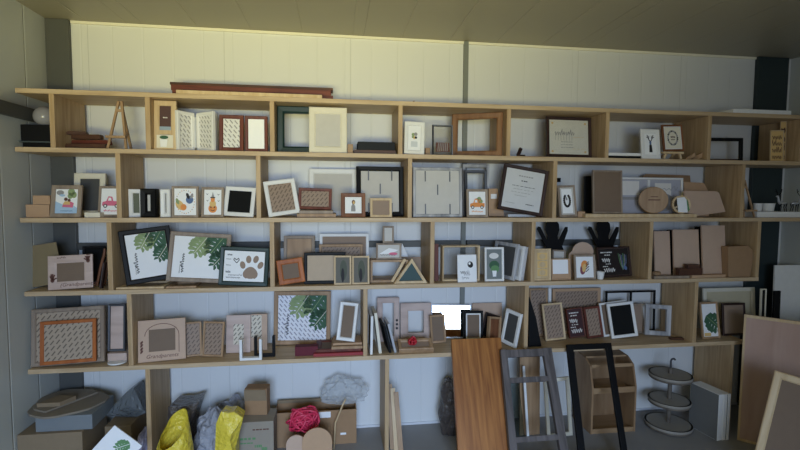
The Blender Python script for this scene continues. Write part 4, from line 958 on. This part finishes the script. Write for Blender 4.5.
F('red brown frame with a dashed sheet right of the hand lettering', 582.5, 604, 305.5, 4, .145, .014, RED, DASHB, lean=10, roll=-5, group=G4, t=.014)
F('white frame mostly hidden behind the white frame with the black panel', 598.3, 632, 299.5, 4, .075, .013, WHITE, MDFD, lean=9, roll=-6, group=G4, t=.012, yabs=YF+.168)
F('white frame with a black panel leaning in the right half', 605.8, 638.5, 301, 4, .11, .018, WHITE, BLACKBOARD, lean=10, yaw=-4, roll=-6, group=G4, t=.016)
F('black double frame standing empty at the back', 604.5, 656, 290, 4, .262, .012, BLACK, None, lean=1.5, group=G4, t=.012, extra=lambda r, w, h: (lambda b: (b.box(-.006, .006, 0, .010, .012, h-.012, BLACK), b.build('divider', r)))(MB()))
F('wooden frame with a brown sheet behind the white and black frame', 626, 645.5, 303, 4, .205, .012, GREYWOOD, MDF, lean=7, roll=-4, group=G4, t=.014)
F('distressed white frame standing empty by the right-hand upright', 643.5, 672, 303.5, 4, .13, .028, DISTRESS, None, lean=6, yaw=-10, roll=3, group=G4, t=.022)
flat('wood_strip', 'dark strip lying on the shelf by the right-hand upright', 'strip', 671, 683, 4, .06, .03, .012, DARKX, yaw=-8)
F('small wooden frame with a green leaf picture right of the upright', 698.3, 721, 301.5, 4, .05, .012, OAK, pic_leaf_small, lean=9, roll=-1, group=G4, t=.014)
F('large cream frame leaning behind the small leaf picture', 702, 756, 287, 4, .17, .026, CREAM, mat('pale straw board', S(196, 186, 158)), lean=5, group=G4, t=.014)
F('dark framed grey panel in front of the large cream frame', 720.8, 746.5, 302.5, 4, .10, .014, DARKW, MDF, lean=6, group=G4, t=.012)
from mathutils import noise
# ================================================================ floor, left part
def box_px(name, label, cat, x0, x1, yt, yfront, depth, m, z0=0.0006, group=None, yaw=0, bevel=.002):
    a, c = at(x0, yt, yfront), at(x1, yt, yfront); a.x = max(a.x, XL+.004); h = a.z-z0 if abs(a.z-c.z) < .001 else (a.z+c.z)/2-z0
    b = MB(); w = c.x-a.x; b.box(-w/2, w/2, 0, depth, 0, h, m); o = b.build(name, bevel=bevel)
    o.matrix_world = Matrix.Translation(((a.x+c.x)/2, yfront, z0)) @ Matrix.Rotation(R(yaw), 4, 'Z'); tag(o, label, cat, group); o['_top'] = z0+h; o['_h'] = h; o['_w'] = w; return o
GREYCARD = mat('dull grey cardboard', S(136, 126, 112), .8, var=.12)
GB = 'cardboard boxes on the floor'
A_ = box_px('cardboard_box', 'large brown cardboard box on the floor in the left corner', 'box', 4, 82, 434, 2.52, .26, CARDD, group=GB)
B_ = box_px('plastic_bin', 'blue grey bin on the left cardboard box under the round sheet', 'bin', 35, 92, 416, 2.54, .24, mat('blue grey plastic', S(126, 132, 136), .5), z0=A_['_top']+.001)
zt2 = B_['_top']+.001
cx = at(64, 399, 2.64).x
b = MB(); n = 22; pts = []
for i in range(n):
    a = 2*math.pi*i/n; r_ = .172*(1+.05*math.sin(3*a+1)+.03*math.sin(7*a)); pts.append((r_*math.cos(a)*1.04, r_*math.sin(a)*.95, 0))
b.prism(pts, (0, 0, .012), GREYCARD); o = b.build('round_cardboard_sheet', bevel=.002); o.location = (cx, 2.68, zt2); tag(o, 'round torn cardboard sheet lying on the blue grey bin', 'cardboard')
b = MB(); pts = [(x*.82-.02, y*.86+.02, 0) for x, y, z in pts[2:17]]; b.prism(pts, (0, 0, .010), GREYCARD); o = b.build('torn_cardboard_sheet', bevel=.002); o.location = (cx, 2.68, zt2+.013); tag(o, 'half torn cardboard piece on the round sheet', 'cardboard')
b = MB(); b.prism([(-.07, 0, 0), (.04, 0, 0), (.08, .08, 0), (-.02, .10, 0)], (0, 0, .022), CARDD); o = b.build('cardboard_wedge', bevel=.002); o.location = (cx-.04, 2.60, zt2+.024); tag(o, 'small cut cardboard piece on top of the round sheet', 'cardboard')
def crumple(name, label, cat, c, rad, m, seed, amp=.25, fr=9.0, group=None, sub=4, point=None, flatz=None):
    bm = bmesh.new(); bmesh.ops.create_icosphere(bm, subdivisions=sub, radius=1)
    for v in bm.verts:
        d = v.co.normalized(); q = d*1.0
        k = 1+amp*(noise.noise(q*fr*.22+Vector((seed, 0, 0)))*1.1+.5*abs(noise.noise(q*fr*.5+Vector((0, seed, 0))))-.25*abs(noise.noise(q*fr+Vector((0, 0, seed)))))
        p = Vector((d.x*rad[0]*k, d.y*rad[1]*k, d.z*rad[2]*k))
        if point: 
            t = max(0, d.z); p.x = p.x*(1-t*.85)+point[0]*t; p.z += point[1]*t**3
        v.co = p
    zmin = -rad[2]*(.8 if flatz is None else flatz)
    for v in bm.verts: v.co.z = max(v.co.z, zmin)
    me = bpy.data.meshes.new(name); bm.to_mesh(me); bm.free(); me.materials.append(m)
    o = bpy.data.objects.new(name, me); COL.objects.link(o); o.location = (c[0], c[1], c[2]-zmin); return tag(o, label, cat, group)
GREYFILM = filmmat('grey frosted film', S(120, 126, 130), .72)
CLEARFILM = filmmat('clear crinkled film', S(214, 218, 220), .40)
BAGFILM = filmmat('grey bag film', S(160, 162, 172), .92)
LAV = filmmat('lavender film', S(186, 182, 206), .95)
YEL = filmmat('yellow bag film', S(232, 208, 72), 1.0)
DKBAG = filmmat('dark bag film', S(84, 76, 72), 1.0)
def px_c(px, py, y): p = at(px, py, y); return p
# pointed plastic sheet, boxes by the upright
def film_cone(name, label, cat, pts, y, y2, m):
    z0 = .0006; W = [at(a, b_, y) for a, b_ in pts]; o0 = Vector((W[0].x, y, W[0].z)); 
    b = MB(); mid = sum(W, Vector())/len(W); f = [p-o0 for p in W]; bk = [(mid+(p-mid)*.9)-o0+Vector((0, y2-y, 0)) for p in W]
    ap = mid-o0+Vector((.01, -.05, .01)); n = len(f); vs = f+bk+[ap]
    fs = [(i, (i+1) % n, 2*n) for i in range(n)]+[(i, i+n, (i+1) % n+n, (i+1) % n) for i in range(n)]+[list(range(2*n-1, n-1, -1))]
    b.add(vs, fs, m); o = b.build(name); o.location = o0; return tag(o, label, cat)
C_ = box_px('cardboard_box', 'small open cardboard box between the leaf print and the upright', 'box', 104.5, 131, 426, 2.62, .22, CARDD, group=GB)
film_cone('plastic_sheet', 'grey folded plastic sheet with a pointed tip on the box by the upright', 'plastic', [(106, 427), (136, 428), (146, 424), (139, 410), (134, 399), (128, 402), (117, 413)], 2.70, 2.84, GREYFILM).location.z = C_['_top']+.001+.022
crumple('plastic_bag', 'lavender plastic bag beside the left upright', 'bag', (at(141, 440, 2.66).x-.006, 2.72, .0006), (.028, .08, .10), LAV, 3.1, .2)
# print with a leaf, leaning as a diamond
def leafprint(root): pass
M, w, h = fit(73, 121, 425, 0.0, 0, 12, 0, 42, .008, w=.165, yabs=2.27)
root = empty('leaf_print', Matrix.Translation((0, 0, 0)) @ M, 'white print with a green leaf standing on its corner at the lower left', 'print')
b = MB(); b.raw = 1; b.box(-w/2, w/2, .001, .008, 0, h, PAPER)
P = Pic(b, -w/2, w/2, 0, h, .001); P.rect(.02, .98, .02, .98, PAPER); monstera_leaf(P, .70, .94, .18*h, 235, GREENI, PAPER); monstera_leaf(P, .86, .70, .18*h, 250, LEAFD, LEAFL); P.k = 6; P.rect(.05, .5, .30, .62, YELLO); b.build('sheet', root)
shaped_board('cardboard_sheet', 'olive cardboard corner standing right of the leaf print', 'cardboard', [(114, 462), (128, 462), (127.5, 435), (114, 447)], 2.52, 0, .006, OLIVE, z0=.0008, lean=4)
# bags
def open_bag(label, x0, x1, ytop, ylow, y, m, seed, depth=.12):
    a, c = at(x0, ytop, y), at(x1, ytop, y); w = (c.x-a.x)/2; h = a.z; low = at(x0, ylow, y).z
    b = MB(); n = 36; rows = 12; vs = []; fs = []
    for j in range(rows+1):
        t = j/rows
        for i in range(n):
            an = 2*math.pi*i/n; k = 1+.16*noise.noise(Vector((math.cos(an)*2.2+seed, math.sin(an)*2.2, t*3.0)))-.07*abs(noise.noise(Vector((an*3, t*2+seed, 0))))
            bulge = .92+.14*math.sin(t*math.pi)-.12*t
            top = low+(h-low)*(.5+.5*math.sin(an+.6)) if True else h
            vs.append((w*bulge*k*math.cos(an), depth*bulge*k*math.sin(an), top*t))
    for j in range(rows):
        for i in range(n): fs.append((j*n+i, j*n+(i+1) % n, (j+1)*n+(i+1) % n, (j+1)*n+i))
    fs.append(list(range(n-1, -1, -1))); b.add(vs, fs, m); o = b.build('plastic_bag', smooth=True); o.location = ((a.x+c.x)/2, y+.0, .0006); return tag(o, label, 'bag', 'plastic bags on the floor')
open_bag('open bright yellow plastic bag beside the left upright', 156, 191, 416, 444, 2.50, YEL, 1.3, .10)
film_cone('dark_bag', 'dark brown bag with a pointed corner behind the open yellow bag', 'bag', [(166, 470), (190, 470), (191, 425), (199, 402), (186, 406), (168, 407)], 2.66, 2.84, DKBAG)
crumple('plastic_bag', 'crumpled grey plastic bag between the two yellow bags', 'bag', (at(213, 430, 2.62).x, 2.67, .0006), (.105, .085, .15), BAGFILM, 5.2, .34, 11, group='plastic bags on the floor', point=None)
crumple('plastic_bag', 'grey film heap behind the second yellow bag', 'bag', (at(233, 430, 2.84).x, 2.845, .0006), (.12, .045, .15), BAGFILM, 8.2, .3, 11, group='plastic bags on the floor')
b = MB(); n = 9; vs = []; fs = []
yy = 2.44; top = at(228, 412, yy); xl, xr = at(215, 430, yy).x, at(243, 430, yy).x
prof = [(216, 424), (221, 411.5), (228, 413), (234, 412), (243, 418), (240, 430), (236, 446), (236, 475), (214, 475)]
W = [at(a, c, yy) for a, c in prof]; mid = sum(W, Vector())/len(W)
film_cone('plastic_bag', 'folded yellow plastic bag standing before the grey bags', 'bag', prof, yy, yy+.10, YEL)['group'] = 'plastic bags on the floor'
D_ = box_px('cardboard_box', 'pale cardboard box with green print under the small brown box', 'box', 235, 273.5, 422, 2.58, .16, mat('pale grey board', S(150, 140, 126), .8), group=GB)
b = MB(); b.raw = 1; hh, ww = D_['_h'], D_['_w']; P = Pic(b, -ww/2, ww/2, 0, hh, 0)
for a in ((.12, .55, .62, .05), (.12, .48, .52, .03), (.5, .7, .44, .06), (.68, .84, .3, .22)): P.k = 1; P.dashes(a[0], a[1], a[2], a[3], GREENI, 4)
P.k = 1; P.dashes(.45, .9, .82, .03, BROWNI, 5); b.build('print', D_)
o = box_px('cardboard_box', 'small upright brown box standing on the printed box', 'box', 244, 267, 389, 2.66, .075, CARD, z0=D_['_top']+.001, group=GB, yaw=-6)
hh, ww = o['_h'], o['_w']
b = MB(); b.prism([(-ww/2, -.001, hh*.55), (ww/2, -.001, hh*.55), (ww/2*.9, -.016, hh), (-ww/2*.95, -.016, hh)], (0, .002, 0), CARDD); b.build('flap', o)
# the big box with its flap up
yf = fl(356, 443).y
a, c = at(274.5, 415, yf), at(356.5, 408, yf); w = c.x-a.x; h = (a.z+c.z)/2
big = empty('cardboard_box', Matrix.Translation(((a.x+c.x)/2, yf, .0006)), 'wide brown cardboard box with its rear flap standing open', 'box', GB)
dp = YB-.05-yf; t = .005
b = MB(); b.box(-w/2, w/2, 0, t, 0, h, CARD); b.box(-w/2, w/2, dp-t, dp, 0, h, CARD); b.box(-w/2, -w/2+t, t, dp-t, 0, h, CARD); b.box(w/2-t, w/2, t, dp-t, 0, h, CARD); b.box(-w/2+t, w/2-t, t, dp-t, 0, t, CARD); b.build('body', big)
hf = at(310, 403, yf+dp).z-h
b = MB(); b.box(-w/2, w/2*.95, dp-t, dp, h+.0005, max(h+.02, h+hf), CARDD); b.build('flap', big)
b = MB(); b.box(.025*w, .18*w, -.001, -.0002, h*.80, h*.97, PAPER); b.build('label', big)
b = MB(); b.box(.30*w, .37*w, -.001, -.0002, h*.27, h*.33, PAPER); b.build('small_label', big)
crumple('plastic_bag', 'clear crinkled plastic bag resting on the wide cardboard box', 'bag', (at(344, 396, yf+.08).x, yf+.078, h+.010), (.135, .045, .085), CLEARFILM, 2.7, .30, 12, group='plastic bags on the floor')
RN = mat('red string netting', S(214, 58, 90), .35)
c0 = at(304, 424, yf-.06)
rt = empty('string_bundle', Matrix.Translation((c0.x, yf-.07, .0006)), 'tangled bundle of shiny red string in front of the wide box', 'string')
rnd = random.Random(11)
# it sits on a small box of its own
pb = box_px('cardboard_box', 'narrow cardboard box under the red string bundle', 'box', 296, 317, 437, yf-.13, .10, CARDD, group=GB)
rt.location.z = pb['_top']+.001
b = MB()
for k in range(26):
    ax = Vector((rnd.uniform(-1, 1), rnd.uniform(-1, 1), rnd.uniform(-1, 1))).normalized(); u = ax.orthogonal().normalized(); v = ax.cross(u); rr = rnd.uniform(.045, .075)
    cc = Vector((rnd.uniform(-.03, .03), rnd.uniform(-.012, .012), .080+rnd.uniform(-.012, .02)))
    pts = []
    for j in range(19):
        q = j/18*2*math.pi; p = cc+(u*math.cos(q)+v*math.sin(q))*rr*(1+.12*math.sin(3*q+k)); p.y *= .62; p.z = max(p.z*.92, .006); pts.append(p)
    b.tube(pts, .0062, RN, 5)
b.build('string', rt, smooth=True)
# cut-out rounds of board in front
for i, (xa, xb, yt, y, lab, mm) in enumerate(((286, 306, 436, yf-.19, 'pale rounded cardboard cut-out at the left below the red string', KRAFTP), (302, 332, 429, yf-.22, 'large rounded cardboard cut-out at the right below the red string', KRAFT))):
    a, c = at(xa, yt, y), at(xb, yt, y); r_ = (c.x-a.x)/2; hh = a.z
    pts = [(-r_, 0, 0), (r_, 0, 0)]+[(r_*math.cos(q), 0, hh-r_+r_*math.sin(q)) for q in [k*math.pi/12 for k in range(13)]]
    b = MB(); b.prism(pts, (0, .008, 0), mm); o = b.build('rounded_board'); o.location = ((a.x+c.x)/2, y, .0006); tag(o, lab, 'cardboard', 'rounded cardboard cut-outs')
c0, c1 = at(344, 400, yf-.03), at(334, 452, yf-.05)
b = MB(); b.tube([(c1.x, yf-.06, .004), (c1.x+.008, yf-.05, c0.z*.55), ((c0.x+c1.x)/2+.02, yf-.04, c0.z*.9), (c0.x+.01, yf-.03, c0.z*1.02)], .005, LIGHT, 7)
tag(b.build('cane', smooth=True, origin=(c1.x, yf-.06, 0)), 'thin pale cane standing in front of the wide cardboard box', 'cane')
# wooden strips against the upright
for i, (xb, xt, yt, y, mm, lab) in enumerate(((392.5, 389.5, 384, 2.64, OAK, 'tallest wooden strip leaning by the middle upright'), (396.5, 392.5, 388, 2.62, LIGHT, 'wooden strip in the middle of three by the upright'), (401, 396, 392, 2.60, OAK, 'wooden strip at the outside of three by the upright'))):
    p, q = fl(xb, 452), at(xt, yt, y+.10); p = Vector((at(xb, 452, y).x, y, .004)); b = MB(); b.bar(p, q, .028, .012, mm); o = b.build('wood_strip', origin=p); tag(o, lab, 'strip', 'wooden strips leaning by the upright')
crumple('dark_bag', 'dark bag on the floor half hidden behind the honey coloured plank', 'bag', (at(449, 420, 2.76).x+.02, 2.79, .0006), (.075, .07, .20), DKBAG, 9.4, .18)

# ================================================================ leaning boards and frames
YB0 = 2.30; TOPY = YF-.004
class Lean:
    """plane that touches the floor at yb and the shelf edge at its height"""
    def __init__(s, yb, off=0.0):
        s.o = Vector((0, yb, .0)); s.u = Vector((0, TOPY-yb, SH[5]+.01)).normalized(); s.n = Vector((0, s.u.z, -s.u.y))
        s.o = s.o-s.n*off
    def xs(s, px, py):
        r = ray(px, py); k = (s.o-CAM).dot(s.n)/r.dot(s.n); p = CAM+r*k; return p.x, (p-s.o).dot(s.u)
    def mat4(s, x0): m = Matrix(((1, 0, 0, x0), (0, s.n.y, s.u.y, s.o.y), (0, s.n.z, s.u.z, s.o.z), (0, 0, 0, 1))); return m
    def pt(s, x, q, dep=0): return Vector((x, 0, 0))+s.o+s.u*q-s.n*dep
    def edge(s, a, b):
        """line through two pixels, as x(q)"""
        (xa, qa), (xb, qb) = s.xs(*a), s.xs(*b); k = (xb-xa)/(qb-qa); return lambda q: xa+k*(q-qa)
    def quad(s, mb, pts, t, m, dep=0, x0=0): mb.prism([(x-x0, -dep, q) for x, q in pts], (0, -t, 0), m)
def q0(L, dep, t): # lowest slope coordinate so that the board just clears the floor
    return (.001-(L.o.z-L.n.z*dep*0))/L.u.z+.0
L1 = Lean(YB0)
eL, eR = L1.edge((450.5, 340), (457, 450)), L1.edge((500, 338), (507, 450)); qt = (L1.xs(450.5, 340)[1]+L1.xs(500, 338)[1])/2; qb = .012
w0 = (eL(qb)+eR(qb))/2; 
b = MB(); L1.quad(b, [(eL(qb), qb), (eR(qb), qb), (eR(qt), qt), (eL(qt), qt)], .022, PLANK, 0, w0)
o = b.build('wood_plank', bevel=.0015); o.matrix_world = L1.mat4(w0); tag(o, 'wide honey coloured plank leaning against the middle of the bottom shelf', 'plank')
L2 = Lean(YB0, .045)
root = empty('weathered_window_frame', L2.mat4(at(530, 450, 2.4).x), 'weathered grey wooden window frame with crossbars leaning beside the honey plank', 'window frame')
inv = root.matrix_world.inverted()
def lean_part(L, name, pts, t, m, dep=0, par=root):
    b = MB(); L.quad(b, pts, t, m, dep, par.matrix_world.translation.x); return b.build(name, par, bevel=.001)
lo, li = L2.edge((499.3, 351), (508, 450)), L2.edge((506, 356), (515.5, 450)); ro, ri = L2.edge((549.5, 348.5), (566, 450)), L2.edge((542, 356), (558, 450))
qt = L2.xs(520, 349.5)[1]; qb = .03; mk = lambda y_: L2.xs(530, y_)[1]
lean_part(L2, 'stile', [(lo(qb), qb), (li(qb), qb), (li(qt), qt), (lo(qt), qt)], .03, WEATHER)
lean_part(L2, 'stile', [(ri(qb), qb), (ro(qb), qb), (ro(qt), qt), (ri(qt), qt)], .03, WEATHER)
for y1, y2 in ((349.5, 357), (377, 382.5), (436, 441.5)):
    a, c = mk(y1), mk(y2); lean_part(L2, 'rail', [(li(c), c), (ri(c), c), (ri(a), a), (li(a), a)], .026, WEATHER, .002)
a = qb; c = qb+.05; lean_part(L2, 'rail', [(li(a), a), (ri(a), a), (ri(c), c), (li(c), c)], .026, WEATHER, .002)
a, c = mk(436), mk(382.5); mx = lambda q: li(q)+.055
lean_part(L2, 'glass_pane', [(li(a), a), (mx(a), a), (mx(c), c), (li(c), c)], .004, glassmat('dusty pane', (.62, .68, .68, 1), .08), .010)
L3 = Lean(YB0+.02, .02)
root3 = empty('picture_frame', L3.mat4(at(600, 450, 2.4).x), 'tall thin black open frame leaning in front of the wooden bin', 'frame')
lo, li = L3.edge((565.5, 345), (577, 450)), L3.edge((572, 349), (583.5, 450)); ro, ri = L3.edge((609.5, 343), (625.5, 450)), L3.edge((605, 349), (620, 450)); qt = L3.xs(587, 344)[1]; mk = lambda y_: L3.xs(588, y_)[1]; qb = .02
lean_part(L3, 'stile', [(lo(qb), qb), (li(qb), qb), (li(qt), qt), (lo(qt), qt)], .02, BLACK, par=root3)
lean_part(L3, 'stile', [(ri(qb), qb), (ro(qb), qb), (ro(qt), qt), (ri(qt), qt)], .02, BLACK, par=root3)
a = mk(349.5); lean_part(L3, 'rail', [(li(a), a), (ri(a), a), (ri(qt), qt), (li(qt), qt)], .02, BLACK, par=root3)
a = qb+.04; lean_part(L3, 'rail', [(li(qb), qb), (ri(qb), qb), (ri(a), a), (li(a), a)], .02, BLACK, par=root3)
# things under the shelf behind them
board('wood_board', 'brown narrow board standing behind the weathered window frame', 'board', 519, 540, 352, 0, 0, OAK, lean=3, t=.014, z=0, yabs=2.70)
b = MB(); p, q = Vector((at(528.5, 452, 2.62).x, 2.63, .004)), at(523.5, 366, 2.68); b.bar(p, q, .014, .010, WHITE); tag(b.build('white_strip', origin=p), 'thin white strip standing behind the weathered window frame', 'strip')
F('cream open frame standing behind the weathered window frame', 543, 573, 376, 0, 0, .022, CREAM, None, lean=3, z=0, yabs=2.64, t=.014, roll=-4)
# ------------------------------------------------ wooden bin with two bays
p0, p1 = fl(590.5, 434.5), fl(634.5, 431); yb_ = p0.y
w = (p1-p0).length; ang = math.atan2(p1.y-p0.y, p1.x-p0.x)*0; D = YB-.03-yb_-.02
zt3 = at(576, 350, yb_+D).z; z1 = at(612, 388, yb_).z; z2 = at(612, 364, yb_+.06).z
root = empty('wooden_bin', Matrix.Translation(((p0.x+p1.x)/2, yb_, .0006)), 'two-bay wooden storage bin with sloping open front under the shelf', 'bin')
BINW = wood('bin plywood', S(160, 130, 98), S(138, 108, 78), 'z', stretch=8); BINX = wood('bin plywood across', S(176, 146, 112), S(150, 120, 88), 'x', stretch=8)
prof = [(0, 0), (D, 0), (D, zt3), (.10, zt3*.985), (.035, z2), (.0, z1)]
for s in (-1, 1):
    b = MB(); x = s*(w/2-.006); b.prism([(x-.006, yy, zz_) for yy, zz_ in prof], (.012, 0, 0), BINW); b.build('side_panel', root)
iw = w/2-.013
b = MB(); b.box(-iw, iw, D-.008, D, .012, zt3-.012, BINW); b.build('back_panel', root)
b = MB(); b.box(-iw, iw, .10, D-.009, zt3-.014, zt3-.003, BINX); b.build('top_panel', root)
for nm, y0, z, hh in (('bottom_panel', .002, .0, .012), ('shelf', .002, z1-.035, .010)):
    b = MB(); b.box(-iw, iw, y0, D-.009, z, z+hh, BINX); b.build(nm, root)
for z, hh, y0 in ((.012, .018, .001), (z1-.025, .026, .001), (z2-.012, .022, .034)):
    b = MB(); b.box(-iw, iw, y0, y0+.012, z, z+hh, BINX); b.build('front_rail', root)
# ------------------------------------------------ three-tier stand
c0 = fl(668, 427); cy_ = min(c0.y, YB-.15)
root = empty('tiered_stand', Matrix.Translation((c0.x, cy_, .0006)), 'grey wooden three-tier tray stand with a metal hook on the floor', 'stand')
TR = wood('grey tray wood', S(118, 110, 100), S(88, 80, 72), 'x', stretch=10); LIP = mat('pale tray lip', S(150, 144, 134), .5)
for nm, xa, xb, yc, lift in (('bottom_tray', 649.5, 688, 0, .004), ('middle_tray', 654, 688.5, 403, None), ('top_tray', 653.5, 688.5, 378, None)):
    r_ = (at(xb, 420, cy_).x-at(xa, 420, cy_).x)/2; z = lift if lift is not None else at(670, yc, cy_).z
    b = MB(); b.lathe([(r_*.98, z), (r_, z+.004), (r_, z+.030), (r_-.010, z+.030), (r_-.011, z+.010), (.004, z+.009)], (0, 0, 0), TR, 36); o = b.build(nm, root)
    b = MB(); b.lathe([(r_+.0006, z+.014), (r_+.002, z+.018), (r_+.002, z+.026), (r_+.0006, z+.030)], (0, 0, 0), LIP, 36); b.build('rim', o)
zt4 = at(671, 368, cy_).z
b = MB(); b.tube([(0, 0, .013), (0, 0, zt4)], .013, TR, 12); b.build('post', root)
b = MB(); b.tube([(0, 0, zt4), (0, 0, zt4+.045), (.006, 0, zt4+.058), (.022, 0, zt4+.060), (.030, 0, zt4+.052)], .006, GUN, 8); b.build('hook', root)
# ------------------------------------------------ canvases
pa, pb_ = fl(688.5, 425.5), fl(717, 441); v = (pb_-pa); Lc = v.length; ang = math.atan2(v.y, v.x); hh = at(721, 395, pb_.y).z
for i, (t, off, lab, mm) in enumerate(((.034, 0, 'grey canvas panel in front of two on the floor by the last upright', mat('grey primed canvas', S(112, 112, 110), .8)), (.026, .036, 'white edged canvas panel in the middle of three on the floor', WHITE), (.020, .064, 'dark rear canvas panel of the three on the floor', GUN))):
    b = MB(); b.box(0, Lc*(1+.02*i), 0, t, 0, hh, WHITE); 
    b.box(.002, Lc*(1+.02*i)-.002, -.0015, .0, .002, hh-.002, mm); o = b.build('canvas_panel', bevel=.001)
    o.matrix_world = Matrix.Translation((pa.x, pa.y, .0006)) @ Matrix.Rotation(ang, 4, 'Z') @ Matrix.Translation((0, off, 0)); tag(o, lab, 'canvas', 'canvases on the floor')
# ------------------------------------------------ right-hand boards
pa, pb_ = fl(737, 440), fl(757, 445.5); v = (pb_-pa); ang = math.atan2(v.y, v.x); hh = at(741.5, 314.5, pa.y+.03).z/math.cos(R(3))
b = MB(); b.box(0, .62, 0, .018, 0, hh, PLYPINK); b.box(0, .62, -.004, 0, hh-.018, hh, LIGHT); b.box(0, .012, -.004, 0, 0, hh-.018, LIGHT); b.box(.012, .62, -.004, 0, 0, .016, LIGHT)
o = b.build('plywood_board', bevel=.001); o.matrix_world = Matrix.Translation((pa.x, pa.y, .002)) @ Matrix.Rotation(ang, 4, 'Z') @ Matrix.Rotation(R(-3), 4, 'X'); tag(o, 'large pinkish plywood board standing on the floor at the right edge', 'board')
F('big pale wooden frame with brown backing leaning before the plywood board', 750, 836, 370, 0, 0, .036, LIGHT, MDFD, lean=12, yaw=-44, roll=9, z=0, yabs=1.70, t=.025, w=.52, anchor='l')
board('white_board', 'white panel standing on the floor by the right wall', 'panel', 767.5, 812, 264.5, 0, 0, WHITE, lean=1, t=.012, z=0, yabs=2.745)
F('narrow cream edged black panel standing right of the bottom shelf', 754.5, 767, 288.5, 0, 0, .007, CREAM, BLACK, lean=1, z=0, yabs=2.64, t=.014)
board('black_panel_board', 'tall black board standing left of the white panel', 'panel', 767.3, 781, 290.5, 0, 0, BLACK, lean=1, t=.012, z=0, yabs=2.64)
# ---------------------------------------------------------------- daylight through the doorway behind the camera
def area(name, loc, rot, sx, sy, power, col, spread=180):
    l = bpy.data.lights.new(name, 'AREA'); l.shape = 'RECTANGLE'; l.size = sx; l.size_y = sy; l.energy = power; l.color = col; l.spread = R(spread)
    o = bpy.data.objects.new(name, l); COL.objects.link(o); o.location = loc; o.rotation_euler = rot; return o
OXC, OW = (OX0+OX1)/2, OX1-OX0
area('sky_light', (OXC+.28, YR+.02, 1.55), (R(90-25), 0, 0), 1.7, 1.1, 44, (.44, .64, 1.0), 76)
area('ground_bounce', (OXC-.1, YR+.06, .80), (R(90+31), 0, 0), 2.1, .7, 39, (1.0, .90, .32), 56)
area('haze_light', (OXC+.2, YR+.04, 1.2), (R(90), 0, 0), 1.9, 1.2, 25, (.84, .93, 1.0), 120)
W = bpy.data.worlds.new('outdoors'); SC.world = W; W.use_nodes = True
bg = W.node_tree.nodes['Background']; bg.inputs[0].default_value = (.75, .85, 1, 1); bg.inputs[1].default_value = .3
vs = SC.view_settings; vs.view_transform = 'Standard'; vs.look = 'None'; vs.gamma = 1; vs.exposure = -0.45; vs.use_curve_mapping = False
SC.cycles.use_denoising = True
SC.cycles.max_bounces = 8; SC.cycles.diffuse_bounces = 4; SC.cycles.transparent_max_bounces = 12
for w_ in WARN: print('WARN', w_)
